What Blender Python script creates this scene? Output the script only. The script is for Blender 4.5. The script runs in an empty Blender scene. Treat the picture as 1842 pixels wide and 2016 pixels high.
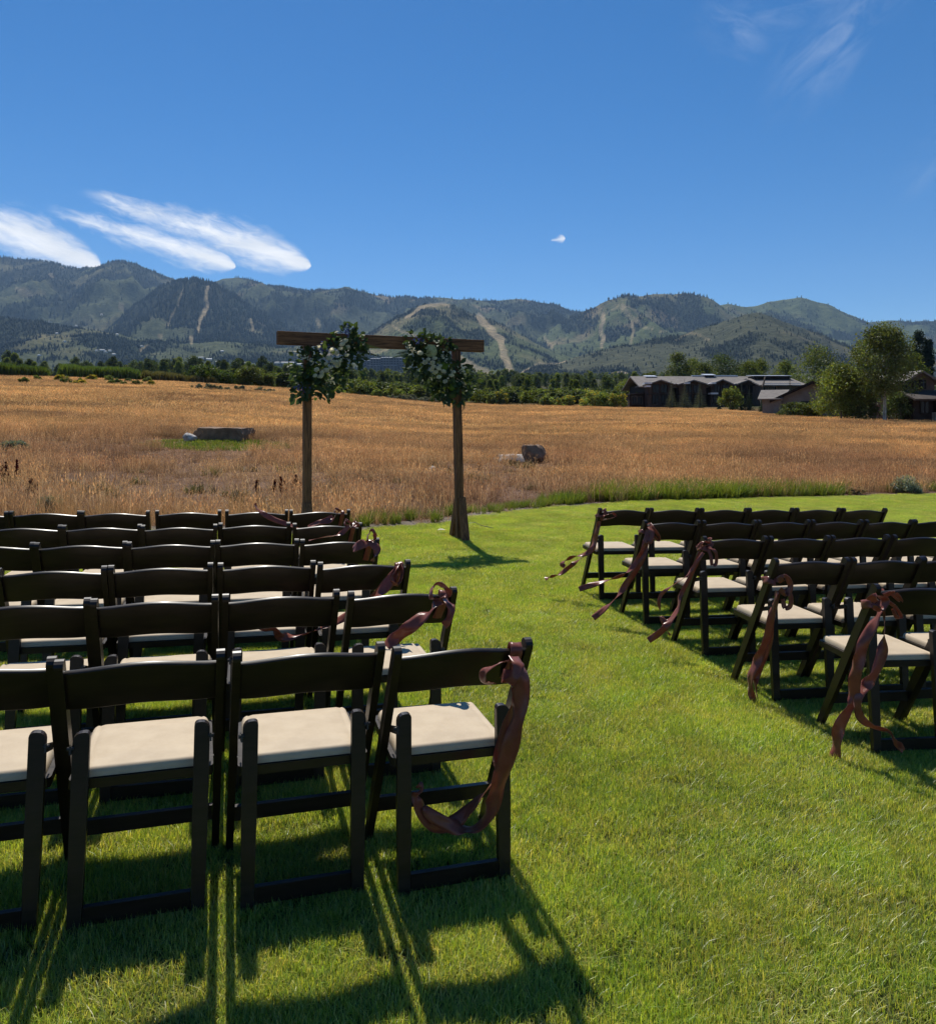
import bpy, bmesh, math, random
import numpy as np
from mathutils import Matrix, Vector, Euler, Quaternion

rad = math.radians
random.seed(7)
rng = np.random.default_rng(7)
S = bpy.context.scene
COL = S.collection

# ------------------------------------------------------------------ camera
EYE = 1.484            # eye height above the lawn
F = 1500.0             # focal length in photo units (photo 1842 x 2016 units)
CX, HZ = 921.0, 831.0  # centre column, eye level row
cam_d = bpy.data.cameras.new('camera')
cam = bpy.data.objects.new('camera', cam_d)
COL.objects.link(cam)
cam.location = (0, 0, EYE)
cam.rotation_euler = (rad(90), 0, 0)
cam_d.sensor_fit = 'VERTICAL'
cam_d.sensor_height = 36.0
cam_d.lens = 36.0 * F / 2016.0
cam_d.shift_y = -(1008.0 - HZ) / 2016.0
cam_d.clip_start = 0.05
cam_d.clip_end = 40000
S.camera = cam

# ------------------------------------------------------------------ light
SUN_EL, SUN_AZ = 56.0, 15.5     # degrees; azimuth to the left of straight ahead
EXPOSURE = 0.25
SKY_STRENGTH = 0.095
SUN_STRENGTH = 5.0
S.view_settings.view_transform = 'Standard'
S.view_settings.look = 'None'
S.view_settings.exposure = EXPOSURE
S.view_settings.gamma = 1.0
S.view_settings.use_curve_mapping = False

sun_d = bpy.data.lights.new('sun', 'SUN')
sun_d.energy = SUN_STRENGTH
sun_d.angle = rad(0.5)
sun_d.color = (1.0, 0.95, 0.86)
sun = bpy.data.objects.new('sun', sun_d)
COL.objects.link(sun)
sdir = Vector((-math.sin(rad(SUN_AZ)) * math.cos(rad(SUN_EL)), math.cos(rad(SUN_AZ)) * math.cos(rad(SUN_EL)), math.sin(rad(SUN_EL))))
sun.rotation_euler = sdir.to_track_quat('Z', 'Y').to_euler()
sun.location = (0, 0, 60)


class NT:
    """small helper to write node maths as expressions"""
    def __init__(self, tree):
        self.t = tree
        self.n = tree.nodes
        self.l = tree.links

    def node(self, typ, **kw):
        nd = self.n.new(typ)
        for k, v in kw.items():
            setattr(nd, k, v)
        return nd

    def put(self, sock, v):
        if hasattr(v, 'is_linked') or hasattr(v, 'links'):
            self.l.new(v, sock)
        else:
            sock.default_value = v

    def m(self, op, a, b=None, c=None, clamp=False):
        nd = self.n.new('ShaderNodeMath')
        nd.operation = op
        nd.use_clamp = clamp
        self.put(nd.inputs[0], a)
        if b is not None:
            self.put(nd.inputs[1], b)
        if c is not None:
            self.put(nd.inputs[2], c)
        return nd.outputs[0]

    def ss(self, v, lo, hi):
        nd = self.n.new('ShaderNodeMapRange')
        nd.interpolation_type = 'SMOOTHSTEP'
        self.put(nd.inputs[0], v)
        nd.inputs[1].default_value = lo
        nd.inputs[2].default_value = hi
        return nd.outputs[0]

    def lin(self, v, lo, hi, a=0.0, b=1.0):
        nd = self.n.new('ShaderNodeMapRange')
        self.put(nd.inputs[0], v)
        for i, q in enumerate((lo, hi, a, b)):
            nd.inputs[i + 1].default_value = q
        return nd.outputs[0]

    def mix(self, fac, a, b, blend='MIX'):
        nd = self.n.new('ShaderNodeMix')
        nd.data_type = 'RGBA'
        nd.blend_type = blend
        self.put(nd.inputs[0], fac)
        for i, v in ((6, a), (7, b)):
            if isinstance(v, tuple):
                v = (*v[:3], 1)
            self.put(nd.inputs[i], v)
        return nd.outputs[2]

    def noise(self, vec, scale, detail=3, rough=.55, out=0, dist=0.0):
        nd = self.n.new('ShaderNodeTexNoise')
        nd.inputs['Scale'].default_value = scale
        nd.inputs['Detail'].default_value = detail
        nd.inputs['Roughness'].default_value = rough
        nd.inputs['Distortion'].default_value = dist
        if vec is not None:
            self.l.new(vec, nd.inputs['Vector'])
        return nd.outputs[out]

    def xyz(self, x, y, z):
        nd = self.n.new('ShaderNodeCombineXYZ')
        for i, v in enumerate((x, y, z)):
            self.put(nd.inputs[i], v)
        return nd.outputs[0]

    def mapping(self, vec, scale=(1, 1, 1), rot=(0, 0, 0), loc=(0, 0, 0)):
        nd = self.n.new('ShaderNodeMapping')
        self.l.new(vec, nd.inputs['Vector'])
        nd.inputs['Scale'].default_value = scale
        nd.inputs['Rotation'].default_value = rot
        nd.inputs['Location'].default_value = loc
        return nd.outputs[0]


# ------------------------------------------------------------------ world: clear sky, a few clouds
world = bpy.data.worlds.new('World')
S.world = world
world.use_nodes = True
wt = NT(world.node_tree)
wt.n.clear()
w_out = wt.node('ShaderNodeOutputWorld')
w_bg = wt.node('ShaderNodeBackground')
w_bg.inputs[1].default_value = SKY_STRENGTH
wt.l.new(w_bg.outputs[0], w_out.inputs[0])
sky = wt.node('ShaderNodeTexSky', sky_type='NISHITA')
sky.sun_disc = False
sky.sun_elevation = rad(SUN_EL)
sky.sun_rotation = rad(-SUN_AZ)
sky.altitude = 2000
sky.air_density = 1.0
sky.dust_density = 0.25
sky.ozone_density = 3.0
tc = wt.node('ShaderNodeTexCoord')
sep = wt.node('ShaderNodeSeparateXYZ')
wt.l.new(tc.outputs['Generated'], sep.inputs[0])
dx, dy, dz = sep.outputs
az = wt.m('MULTIPLY', wt.m('ARCTAN2', dx, dy), 57.29578)          # degrees right of ahead
el = wt.m('MULTIPLY', wt.m('ARCSINE', dz), 57.29578)              # degrees above eye level


def cloud_axis(a0, e0, slope):
    """coordinates along and across a cloud whose head is at (a0, e0), axis rising to the left"""
    c, s = math.cos(slope), math.sin(slope)
    da = wt.m('SUBTRACT', a0, az)          # positive to the left
    de = wt.m('SUBTRACT', el, e0)
    u = wt.m('ADD', wt.m('MULTIPLY', da, c), wt.m('MULTIPLY', de, s))
    v = wt.m('SUBTRACT', wt.m('MULTIPLY', de, c), wt.m('MULTIPLY', da, s))
    return u, v


def lens_cloud(a0, e0, slope, length, width, bend, seed, soft=.55, fray=.7):
    """a lens-shaped cloud: blunt crisp head, body that thins and frays towards the tail"""
    u, v = cloud_axis(a0, e0, slope)
    p = wt.m('DIVIDE', u, length)
    big = wt.noise(wt.xyz(wt.m('MULTIPLY', u, .22), wt.m('MULTIPLY', v, .55), seed), 1.0, 3, .5)
    fine = wt.noise(wt.xyz(wt.m('MULTIPLY', u, .75), wt.m('MULTIPLY', v, 2.2), seed + 7), 1.0, 6, .6, dist=.5)
    v2 = wt.m('ADD', v, wt.m('MULTIPLY', wt.m('SUBTRACT', big, .5), wt.m('ADD', .35, wt.m('MULTIPLY', p, 1.6))))
    v2 = wt.m('SUBTRACT', v2, wt.m('MULTIPLY', wt.m('MULTIPLY', p, wt.m('SUBTRACT', 1.0, p)), bend))
    head = wt.m('POWER', wt.m('MINIMUM', wt.m('MAXIMUM', wt.m('MULTIPLY', p, 4.5), 0.0), 1.0), .55)
    tail = wt.m('POWER', wt.m('MAXIMUM', wt.m('SUBTRACT', 1.0, p), 0.0), .5)
    w = wt.m('MULTIPLY', wt.m('MULTIPLY', head, tail), width)
    q = wt.m('SUBTRACT', 1.0, wt.m('DIVIDE', wt.m('ABSOLUTE', v2), wt.m('MAXIMUM', w, .01)))
    fr = wt.m('MULTIPLY', wt.m('SUBTRACT', fine, .40), wt.m('ADD', .6, wt.m('MULTIPLY', p, fray * 1.7)))
    q = wt.m('SUBTRACT', q, fr)
    q = wt.m('MULTIPLY', wt.m('MULTIPLY', q, wt.m('GREATER_THAN', p, 0.0)), wt.ss(p, .98, .8))
    hi = wt.m('ADD', .75, wt.m('MULTIPLY', p, soft * 1.6))
    r_ = wt.m('DIVIDE', q, hi)
    return wt.ss(r_, 0.0, 1.0)


def px_dir(x, y):
    X, Z = (x - CX) / F, (HZ - y) / F
    return math.degrees(math.atan2(X, 1)), math.degrees(math.asin(Z / math.sqrt(1 + X * X + Z * Z)))


a1, e1 = px_dir(612, 524)
c1 = lens_cloud(a1, e1, rad(13.6), 16.8, 2.3, .9, 3.1)
a2, e2 = px_dir(464, 526)
c2 = lens_cloud(a2, e2, rad(13.2), 13.2, 1.8, .5, 11.4)
a3, e3 = px_dir(200, 523)
c3 = lens_cloud(a3, e3, rad(14.5), 19.0, 2.4, 1.2, 23.7)
a4, e4 = px_dir(1112, 468)
c4 = wt.m('MULTIPLY', lens_cloud(a4, e4, rad(-8), 1.2, .5, .1, 31.2), .85)
dens = wt.m('MAXIMUM', wt.m('MAXIMUM', c1, c2), wt.m('MAXIMUM', c3, c4))


def veil(x, y, ra, re, seed, amt, rot):
    a0, e0 = px_dir(x, y)
    u, v = cloud_axis(a0, e0, rot)
    d = wt.m('SQRT', wt.m('ADD', wt.m('POWER', wt.m('DIVIDE', u, ra), 2.0), wt.m('POWER', wt.m('DIVIDE', v, re), 2.0)))
    m_ = wt.ss(d, 1.0, 0.0)
    nv = wt.xyz(wt.m('MULTIPLY', u, .22), wt.m('MULTIPLY', v, .75), seed)
    n = wt.noise(nv, 1.0, 7, .62, dist=.9)
    return wt.m('MULTIPLY', wt.m('MULTIPLY', wt.ss(n, .36, .8), m_), amt)


v1 = veil(1445, 45, 3.6, 2.6, 41.0, .24, rad(35))
v2 = veil(1640, 90, 7.0, 3.2, 55.0, .20, rad(-38))
v3 = veil(1810, 330, 3.5, 1.6, 63.0, .12, rad(-50))
v4 = veil(1560, 20, 9.0, 2.2, 77.0, .14, rad(0))
thin = wt.m('MAXIMUM', wt.m('MAXIMUM', v1, v2), wt.m('MAXIMUM', v3, v4))
hs = wt.node('ShaderNodeHueSaturation')
hs.inputs['Saturation'].default_value = 1.34
hs.inputs['Value'].default_value = 1.0
wt.l.new(sky.outputs[0], hs.inputs['Color'])
tn = wt.noise(wt.xyz(wt.m('MULTIPLY', az, .12), wt.m('MULTIPLY', el, .5), 5.0), 1.0, 4, .6)
c_lit = wt.mix(wt.ss(tn, .3, .75), (8.2, 8.5, 8.9), (10.8, 10.8, 10.8))
blue = wt.mix(1.0, hs.outputs[0], (1.06, .98, .98), 'MULTIPLY')
skc = wt.mix(thin, blue, (7.2, 7.8, 8.6))
skc = wt.mix(wt.m('MULTIPLY', dens, .96), skc, c_lit)
wt.l.new(skc, w_bg.inputs[0])

# render settings
S.render.engine = 'CYCLES'
cy = S.cycles
cy.max_bounces = 6
cy.diffuse_bounces = 3
cy.glossy_bounces = 3
cy.transmission_bounces = 4
cy.volume_bounces = 0
cy.transparent_max_bounces = 4
cy.use_adaptive_sampling = True
cy.adaptive_threshold = 0.02
cy.use_denoising = True
try:
    cy.denoiser = 'OPENIMAGEDENOISE'
except Exception:
    pass
cy.sample_clamp_indirect = 6
S.render.film_transparent = False


# ------------------------------------------------------------------ numeric helpers
def hash2(ix, iy, seed):
    h = (ix.astype(np.int64) * 374761393 + iy.astype(np.int64) * 668265263 + seed * 974711) & 0x7fffffff
    h = ((h ^ (h >> 13)) * 1274126177) & 0x7fffffff
    return ((h ^ (h >> 16)) & 0xffff) / 65535.0


def vnoise(x, y, seed=0):
    x, y = np.asarray(x, float), np.asarray(y, float)
    ix, iy = np.floor(x), np.floor(y)
    fx, fy = x - ix, y - iy
    fx, fy = fx * fx * (3 - 2 * fx), fy * fy * (3 - 2 * fy)
    a, b = hash2(ix, iy, seed), hash2(ix + 1, iy, seed)
    c, d = hash2(ix, iy + 1, seed), hash2(ix + 1, iy + 1, seed)
    return (a * (1 - fx) + b * fx) * (1 - fy) + (c * (1 - fx) + d * fx) * fy


def fbm(x, y, seed=0, octs=5, gain=.5):
    s, a, tot = 0, 1.0, 0
    for k in range(octs):
        s = s + a * vnoise(np.asarray(x) * 2 ** k + 17.3 * k, np.asarray(y) * 2 ** k - 9.1 * k, seed + k * 13)
        tot += a
        a *= gain
    return s / tot


def ridged(x, y, seed=0, octs=4):
    s, a, tot = 0, 1.0, 0
    for k in range(octs):
        s = s + a * (1 - np.abs(2 * vnoise(np.asarray(x) * 2 ** k + 5.7 * k, np.asarray(y) * 2 ** k + 3.3 * k, seed + k * 7) - 1))
        tot += a
        a *= .5
    return s / tot


def sstep(x, a, b):
    t = np.clip((np.asarray(x, float) - a) / (b - a), 0, 1)
    return t * t * (3 - 2 * t)


def at(px, py, Y):
    """the point of the place seen at photo position (px, py) when it stands Y metres ahead"""
    return Vector(((px - CX) / F * Y, Y, EYE - (py - HZ) / F * Y))


# ------------------------------------------------------------------ terrain
SX = -0.0241                    # the lawn falls gently to the right
EX = np.array([-900, 0, 150, 300, 430, 560, 700, 860, 1000, 1240, 1380, 1500, 1600, 1720, 1842, 2800], float)
EYP = np.array([736, 738, 742, 748, 754, 762, 775, 790, 795, 799, 802, 812, 820, 826, 831, 838], float)
EDD = np.array([110, 110, 112, 115, 120, 130, 145, 155, 155, 140, 125, 105, 90, 80, 72, 60], float)
VALLEY_D, VALLEY_PY = 1900.0, 744.0
Y0 = 22.0


def terrain(X, Y):
    X, Y = np.asarray(X, float), np.asarray(Y, float)
    Yc = np.maximum(Y, 1.0)
    px = np.clip(CX + F * X / Yc, -900, 2800)
    px = np.where(Y < 1.0, np.where(X < 0, -900, 2800), px)
    base = SX * np.clip(X, -60, 60)
    De = np.interp(px, EX, EDD)
    ze = EYE + (HZ - np.interp(px, EX, EYP) - 5.0) / F * De
    t = np.clip((Yc - Y0) / (De - Y0), 0, 1)
    plane_at_y0 = SX * np.clip((px - CX) / F * Y0, -60, 60)
    z = np.where(Yc < Y0, base, plane_at_y0 + (ze - plane_at_y0) * t)
    bump = (fbm(X * .05, Y * .05, 3, 3) - .5) * .9 * np.clip((Yc - 30) / 40, 0, 1) * np.clip((De - Yc) / 40, 0, 1)
    z = z + bump
    zv = EYE + (HZ - VALLEY_PY) / F * VALLEY_D
    tb = np.clip((Yc - De) / (VALLEY_D - De), 0, None)
    z = np.where(Yc > De, ze + (zv - ze) * np.minimum(tb, 1.6), z)
    return z


def hit(px, py, y0=1.0, y1=900.0):
    """where the line of sight through a photo position meets the ground"""
    Ys = np.geomspace(y0, y1, 6000)
    X = (px - CX) / F * Ys
    Z = EYE - (py - HZ) / F * Ys
    below = Z <= terrain(X, Ys)
    i = int(np.argmax(below)) if below.any() else len(Ys) - 1
    return Vector((float(X[i]), float(Ys[i]), float(terrain(X[i], Ys[i]))))


# ------------------------------------------------------------------ object helpers
def tag(o, label=None, cat=None, group=None, kind=None):
    if label:
        o['label'] = label
    if cat:
        o['category'] = cat
    if group:
        o['group'] = group
    if kind:
        o['kind'] = kind
    return o


def empty(name, loc, rz=0.0, label=None, cat=None, group=None):
    o = bpy.data.objects.new(name, None)
    o.empty_display_size = .1
    o.location = loc
    o.rotation_euler = (0, 0, rz)
    COL.objects.link(o)
    return tag(o, label, cat, group)


def link(name, me, parent=None, loc=None, mat=None):
    o = bpy.data.objects.new(name, me)
    if mat is not None and not me.materials:
        me.materials.append(mat)
    if parent is not None:
        o.parent = parent
    if loc is not None:
        o.location = loc
    COL.objects.link(o)
    return o


def np_mesh(name, V, Fc, mat=None, col=None, smooth=False):
    """mesh from arrays; Fc is an (m,3) or (m,4) array or a list of them"""
    me = bpy.data.meshes.new(name)
    V = np.asarray(V, np.float32)
    Fl = Fc if isinstance(Fc, list) else [Fc]
    Fl = [np.asarray(f, np.int32) for f in Fl if len(f)]
    me.vertices.add(len(V))
    me.vertices.foreach_set('co', V.ravel())
    loops = np.concatenate([f.ravel() for f in Fl])
    tot = np.concatenate([np.full(len(f), f.shape[1], np.int32) for f in Fl])
    start = np.concatenate([[0], np.cumsum(tot)[:-1]]).astype(np.int32)
    me.loops.add(len(loops))
    me.loops.foreach_set('vertex_index', loops)
    me.polygons.add(len(tot))
    me.polygons.foreach_set('loop_start', start)
    me.polygons.foreach_set('loop_total', tot)
    if smooth:
        me.polygons.foreach_set('use_smooth', np.ones(len(tot), bool))
    me.update(calc_edges=True)
    if col is not None:
        a = me.color_attributes.new('Col', 'FLOAT_COLOR', 'POINT')
        c4 = np.ones((len(V), 4), np.float32)
        c4[:, :3] = col
        a.data.foreach_set('color', c4.ravel())
    if mat is not None:
        me.materials.append(mat)
    return me


def bm_mesh(name, bm, mat=None, smooth=False, bevel=0.0, seg=2):
    if bevel:
        es = [e for e in bm.edges if len(e.link_faces) == 2 and e.calc_face_angle(0) > .5]
        bmesh.ops.bevel(bm, geom=es, offset=bevel, segments=seg, affect='EDGES', profile=.5, clamp_overlap=True)
    bmesh.ops.recalc_face_normals(bm, faces=bm.faces)
    me = bpy.data.meshes.new(name)
    bm.to_mesh(me)
    bm.free()
    if smooth:
        for p in me.polygons:
            p.use_smooth = True
    if mat is not None:
        me.materials.append(mat)
    return me


def add_prism(bm, pts, axis, a, b):
    """outline pts extruded along an axis from a to b; the outline lies in the other two axes"""
    def mk(p, t):
        if axis == 0:
            return (t, p[0], p[1])
        if axis == 1:
            return (p[0], t, p[1])
        return (p[0], p[1], t)
    A = [bm.verts.new(mk(p, a)) for p in pts]
    B = [bm.verts.new(mk(p, b)) for p in pts]
    n = len(pts)
    bm.faces.new(A[::-1])
    bm.faces.new(B)
    for i in range(n):
        j = (i + 1) % n
        bm.faces.new((A[i], A[j], B[j], B[i]))


def add_box(bm, x0, x1, y0, y1, z0, z1):
    add_prism(bm, [(x0, y0), (x1, y0), (x1, y1), (x0, y1)], 2, z0, z1)


def add_poly(bm, pts, th=None):
    """flat polygon from 3D points with a thickness below it"""
    P = [Vector(p) for p in pts]
    n = (P[1] - P[0]).cross(P[2] - P[0]).normalized()
    if n.z < 0:
        n = -n
    A = [bm.verts.new(p) for p in P]
    B = [bm.verts.new(p - n * th) for p in P]
    bm.faces.new(A)
    bm.faces.new(B[::-1])
    for i in range(len(P)):
        j = (i + 1) % len(P)
        bm.faces.new((A[i], B[i], B[j], A[j]))


def tube_arrays(pts, radii, sides=6):
    P = [Vector(p) for p in pts]
    V, Fc = [], []
    for i, p in enumerate(P):
        d = (P[min(i + 1, len(P) - 1)] - P[max(i - 1, 0)]).normalized()
        a = d.orthogonal().normalized() if abs(d.z) < .99 else Vector((1, 0, 0))
        if abs(d.z) >= .5:
            a = (Vector((1, 0, 0)) - d * d.x).normalized()
        b = d.cross(a)
        for k in range(sides):
            t = 2 * math.pi * k / sides
            V.append(p + (a * math.cos(t) + b * math.sin(t)) * radii[i])
    for i in range(len(P) - 1):
        for k in range(sides):
            k2 = (k + 1) % sides
            Fc.append((i * sides + k, i * sides + k2, (i + 1) * sides + k2, (i + 1) * sides + k))
    return np.array([tuple(v) for v in V]), np.array(Fc, int)


# ------------------------------------------------------------------ materials
def new_mat(name):
    m = bpy.data.materials.new(name)
    m.use_nodes = True
    t = NT(m.node_tree)
    t.n.clear()
    out = t.node('ShaderNodeOutputMaterial')
    return m, t, out


def principled(t, out, col, rough=.6, spec=.5):
    b = t.node('ShaderNodeBsdfPrincipled')
    t.put(b.inputs['Base Color'], (*col, 1) if isinstance(col, tuple) else col)
    t.put(b.inputs['Roughness'], rough)
    b.inputs['Specular IOR Level'].default_value = spec
    t.l.new(b.outputs[0], out.inputs[0])
    return b


def bump(t, b, h, strength, dist):
    nd = t.node('ShaderNodeBump')
    nd.inputs['Strength'].default_value = strength
    nd.inputs['Distance'].default_value = dist
    t.l.new(h, nd.inputs['Height'])
    t.l.new(nd.outputs[0], b.inputs['Normal'])


def leaf_mat(name, tint, var=.35, transl=.45, nscale=.25, tint2=None, rough=.5, gloss=.018, use_col=True, tcol=None, far=None):
    """thin leaves: diffuse, light passing through, a little sheen"""
    m, t, out = new_mat(name)
    geo = t.node('ShaderNodeNewGeometry')
    info = t.node('ShaderNodeObjectInfo')
    base = (*tint, 1)
    n = t.noise(geo.outputs['Position'], nscale, 3, .6)
    c = t.mix(t.ss(n, .3, .7), tint, tint2 or tuple(q * .6 for q in tint))
    if far:                                  # the sward changes colour with the distance from the lawn
        sp_ = t.node('ShaderNodeSeparateXYZ')
        t.l.new(geo.outputs['Position'], sp_.inputs[0])
        c2 = t.mix(t.ss(n, .3, .7), far[2], far[3])
        st_ = t.noise(t.mapping(geo.outputs['Position'], (.07, .22, 0)), 1.0, 5, .65)
        pale_ = t.noise(t.mapping(geo.outputs['Position'], (.3, .9, 0)), 1.0, 4, .6)
        c = t.mix(t.ss(sp_.outputs[1], far[0], far[1]), c, c2)
        c = t.mix(t.m('MULTIPLY', t.ss(st_, .42, .68), .75), c, (.28, .18, .125))
        c = t.mix(t.m('MULTIPLY', t.ss(pale_, .55, .75), .5), c, (.76, .65, .45))
    r = t.lin(info.outputs['Random'], 0, 1, 1 - var, 1 + var)
    rc = t.node('ShaderNodeVectorMath', operation='SCALE')
    t.l.new(c, rc.inputs[0])
    t.l.new(r, rc.inputs['Scale'])
    c = rc.outputs[0]
    if use_col:
        at_ = t.node('ShaderNodeVertexColor', layer_name='Col')
        c = t.mix(1.0, c, at_.outputs[0], 'MULTIPLY')
    dif = t.node('ShaderNodeBsdfDiffuse')
    t.l.new(c, dif.inputs[0])
    tr = t.node('ShaderNodeBsdfTranslucent')
    tc_ = t.mix(1.0, c, tcol or (1.25, 1.15, .55), 'MULTIPLY')
    t.l.new(tc_, tr.inputs[0])
    ms = t.node('ShaderNodeMixShader')
    ms.inputs[0].default_value = transl
    t.l.new(dif.outputs[0], ms.inputs[1])
    t.l.new(tr.outputs[0], ms.inputs[2])
    gl = t.node('ShaderNodeBsdfGlossy')
    gl.inputs['Roughness'].default_value = rough
    gl.inputs[0].default_value = (1, 1, 1, 1)
    m2 = t.node('ShaderNodeMixShader')
    m2.inputs[0].default_value = gloss
    t.l.new(ms.outputs[0], m2.inputs[1])
    t.l.new(gl.outputs[0], m2.inputs[2])
    t.l.new(m2.outputs[0], out.inputs[0])
    return m


def plain_mat(name, col, rough=.7, spec=.4, nscale=6.0, namt=.25, bumps=.0, vec='Object'):
    m, t, out = new_mat(name)
    tcn = t.node('ShaderNodeTexCoord')
    n = t.noise(tcn.outputs[vec], nscale, 5, .6)
    c = t.mix(t.ss(n, .25, .75), tuple(q * (1 - namt) for q in col), tuple(min(1, q * (1 + namt)) for q in col))
    b = principled(t, out, c, rough, spec)
    if bumps:
        bump(t, b, n, .6, bumps)
    return m


def wood_mat(name, dark, light, rough, spec, scale=(3, 3, 30), vec='Object', coat=0.0, bumpd=.0006, axis_noise=9.0):
    m, t, out = new_mat(name)
    tcn = t.node('ShaderNodeTexCoord')
    info = t.node('ShaderNodeObjectInfo')
    vm = t.node('ShaderNodeVectorMath', operation='ADD')
    t.l.new(t.mapping(tcn.outputs[vec], scale), vm.inputs[0])
    rv = t.xyz(t.m('MULTIPLY', info.outputs['Random'], 31.0), t.m('MULTIPLY', info.outputs['Random'], 17.0), 0.0)
    t.l.new(rv, vm.inputs[1])
    n = t.noise(vm.outputs[0], 1.0, 6, .65, dist=1.2)
    n2 = t.noise(vm.outputs[0], axis_noise, 2, .5)
    k = t.m('ADD', t.m('MULTIPLY', n, .8), t.m('MULTIPLY', n2, .2))
    c = t.mix(t.ss(k, .3, .7), dark, light)
    b = principled(t, out, c, rough, spec)
    t.put(b.inputs['Roughness'], t.lin(n, .2, .8, rough * .8, min(1, rough * 1.3)))
    if coat:
        b.inputs['Coat Weight'].default_value = coat
        b.inputs['Coat Roughness'].default_value = .18
    bump(t, b, k, .5, bumpd)
    return m


M = {}
M['chair_wood'] = wood_mat('chair_wood', (.007, .0045, .0035), (.020, .0115, .008), .40, .35, (5, 40, 40), coat=.10, bumpd=.0004)
M['timber'] = wood_mat('timber', (.045, .021, .011), (.32, .15, .07), .75, .25, (30, 30, 2.2), bumpd=.002, axis_noise=4.0)
M['timber_beam'] = wood_mat('timber_beam', (.042, .020, .011), (.30, .142, .066), .75, .25, (2.2, 30, 30), bumpd=.002, axis_noise=4.0)

# cream vinyl pad
m, t, out = new_mat('pad_vinyl')
tcn = t.node('ShaderNodeTexCoord')
n = t.noise(tcn.outputs['Object'], 500, 2, .6)
n2 = t.noise(tcn.outputs['Object'], 14, 4, .6)
c = t.mix(t.ss(n2, .3, .75), (.46, .365, .25), (.53, .43, .30))
c = t.mix(t.ss(n, .55, .75), c, (.50, .42, .33))
b = principled(t, out, c, .6, .18)
bump(t, b, n, .5, .0008)
M['pad'] = m

# satin ribbon
m, t, out = new_mat('ribbon_satin')
tcn = t.node('ShaderNodeTexCoord')
n = t.noise(tcn.outputs['Object'], 30, 3, .6)
c = t.mix(t.ss(n, .3, .7), (.21, .055, .034), (.28, .082, .052))
b = t.node('ShaderNodeBsdfPrincipled')
t.l.new(c, b.inputs['Base Color'])
b.inputs['Roughness'].default_value = .30
b.inputs['Sheen Weight'].default_value = .1
tr = t.node('ShaderNodeBsdfTranslucent')
tr.inputs[0].default_value = (.34, .085, .05, 1)
ms = t.node('ShaderNodeMixShader')
ms.inputs[0].default_value = .28
t.l.new(b.outputs[0], ms.inputs[1])
t.l.new(tr.outputs[0], ms.inputs[2])
t.l.new(ms.outputs[0], out.inputs[0])
M['ribbon'] = m

M['metal'] = plain_mat('bolt_metal', (.030, .028, .026), .45, .4, 40)
M['steel'] = plain_mat('stake_steel', (.16, .15, .14), .4, .6, 40)
M['lawn_blade'] = leaf_mat('lawn_blade', (.43, .56, .080), .22, .54, 3.2, (.53, .57, .115), gloss=.045, rough=.42, tcol=(1.2, 1.17, .48))
M['lush_blade'] = leaf_mat('lush_blade', (.13, .21, .036), .2, .5, 1.5, (.20, .235, .05), gloss=.02, rough=.45)
M['dry_grass'] = leaf_mat('dry_grass', (.70, .49, .26), .24, .42, .11, (.48, .30, .19), gloss=.0, tcol=(1.06, 1.0, .88), far=(18, 48, (.84, .62, .32), (.64, .45, .235)))
M['dry_far'] = leaf_mat('dry_far', (.76, .56, .27), .22, .4, .11, (.58, .39, .195), gloss=.0, tcol=(1.06, 1.0, .88), far=(18, 48, (.84, .62, .32), (.64, .45, .235)))
M['straw'] = leaf_mat('straw', (.60, .42, .235), .2, .45, .6, (.48, .33, .17), gloss=.0, tcol=(1.1, 1.0, .86))
M['weed'] = leaf_mat('weed_leaf', (.20, .15, .085), .35, .35, .4, (.16, .17, .075))
M['dock'] = plain_mat('dock_seed', (.115, .016, .014), .9, .1, 30, .4)
M['leaf_dec'] = leaf_mat('leaf_deciduous', (.14, .18, .055), .22, .52, .12)
M['leaf_light'] = leaf_mat('leaf_light', (.19, .24, .05), .2, .45, .2)
M['leaf_dark'] = leaf_mat('leaf_dark', (.10, .14, .054), .25, .46, .12)
M['leaf_poplar'] = leaf_mat('leaf_poplar', (.032, .055, .026), .15, .25, .2)
M['needle'] = leaf_mat('needle_grey', (.15, .17, .115), .2, .3, .2)
M['needle_far'] = leaf_mat('needle_far', (.022, .036, .022), .2, .15, .2)
M['needle_green'] = leaf_mat('needle_green', (.055, .080, .044), .2, .2, .2)
M['sage'] = leaf_mat('leaf_sage', (.26, .28, .20), .2, .3, .6)
M['reed'] = leaf_mat('leaf_reed', (.095, .145, .032), .15, .42, .06, (.065, .105, .03))
M['reed_brown'] = leaf_mat('leaf_reed_brown', (.13, .125, .055), .15, .4, .06)
M['bloom_yellow'] = leaf_mat('bloom_yellow', (.60, .46, .06), .2, .4, .6)
M['bark'] = plain_mat('bark', (.16, .13, .10), .9, .1, 9, .4, .01)
M['bark_pale'] = plain_mat('bark_pale', (.42, .40, .35), .85, .1, 5, .4, .005)
M['arr_leaf'] = leaf_mat('arrangement_leaf', (.060, .095, .032), .4, .35, 9.0, (.040, .07, .032), gloss=.025, rough=.5, use_col=False)
M['rose'] = leaf_mat('rose_petal', (.95, .90, .74), .03, .55, 6.0, (.92, .87, .70), gloss=.0, use_col=False, tcol=(1, 1, .9))
M['hyd_white'] = leaf_mat('hydrangea_petal', (.74, .76, .52), .08, .4, 30.0, (.6, .66, .38), gloss=.0, use_col=False, tcol=(1, 1, .8))
M['hyd_green'] = leaf_mat('hydrangea_green', (.26, .38, .08), .1, .4, 30.0, (.2, .32, .06), gloss=.0, use_col=False)
M['blue_petal'] = leaf_mat('blue_petal', (.13, .15, .34), .2, .3, 30.0, (.09, .11, .28), gloss=.0, use_col=False, tcol=(1, 1, 1))
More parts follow.
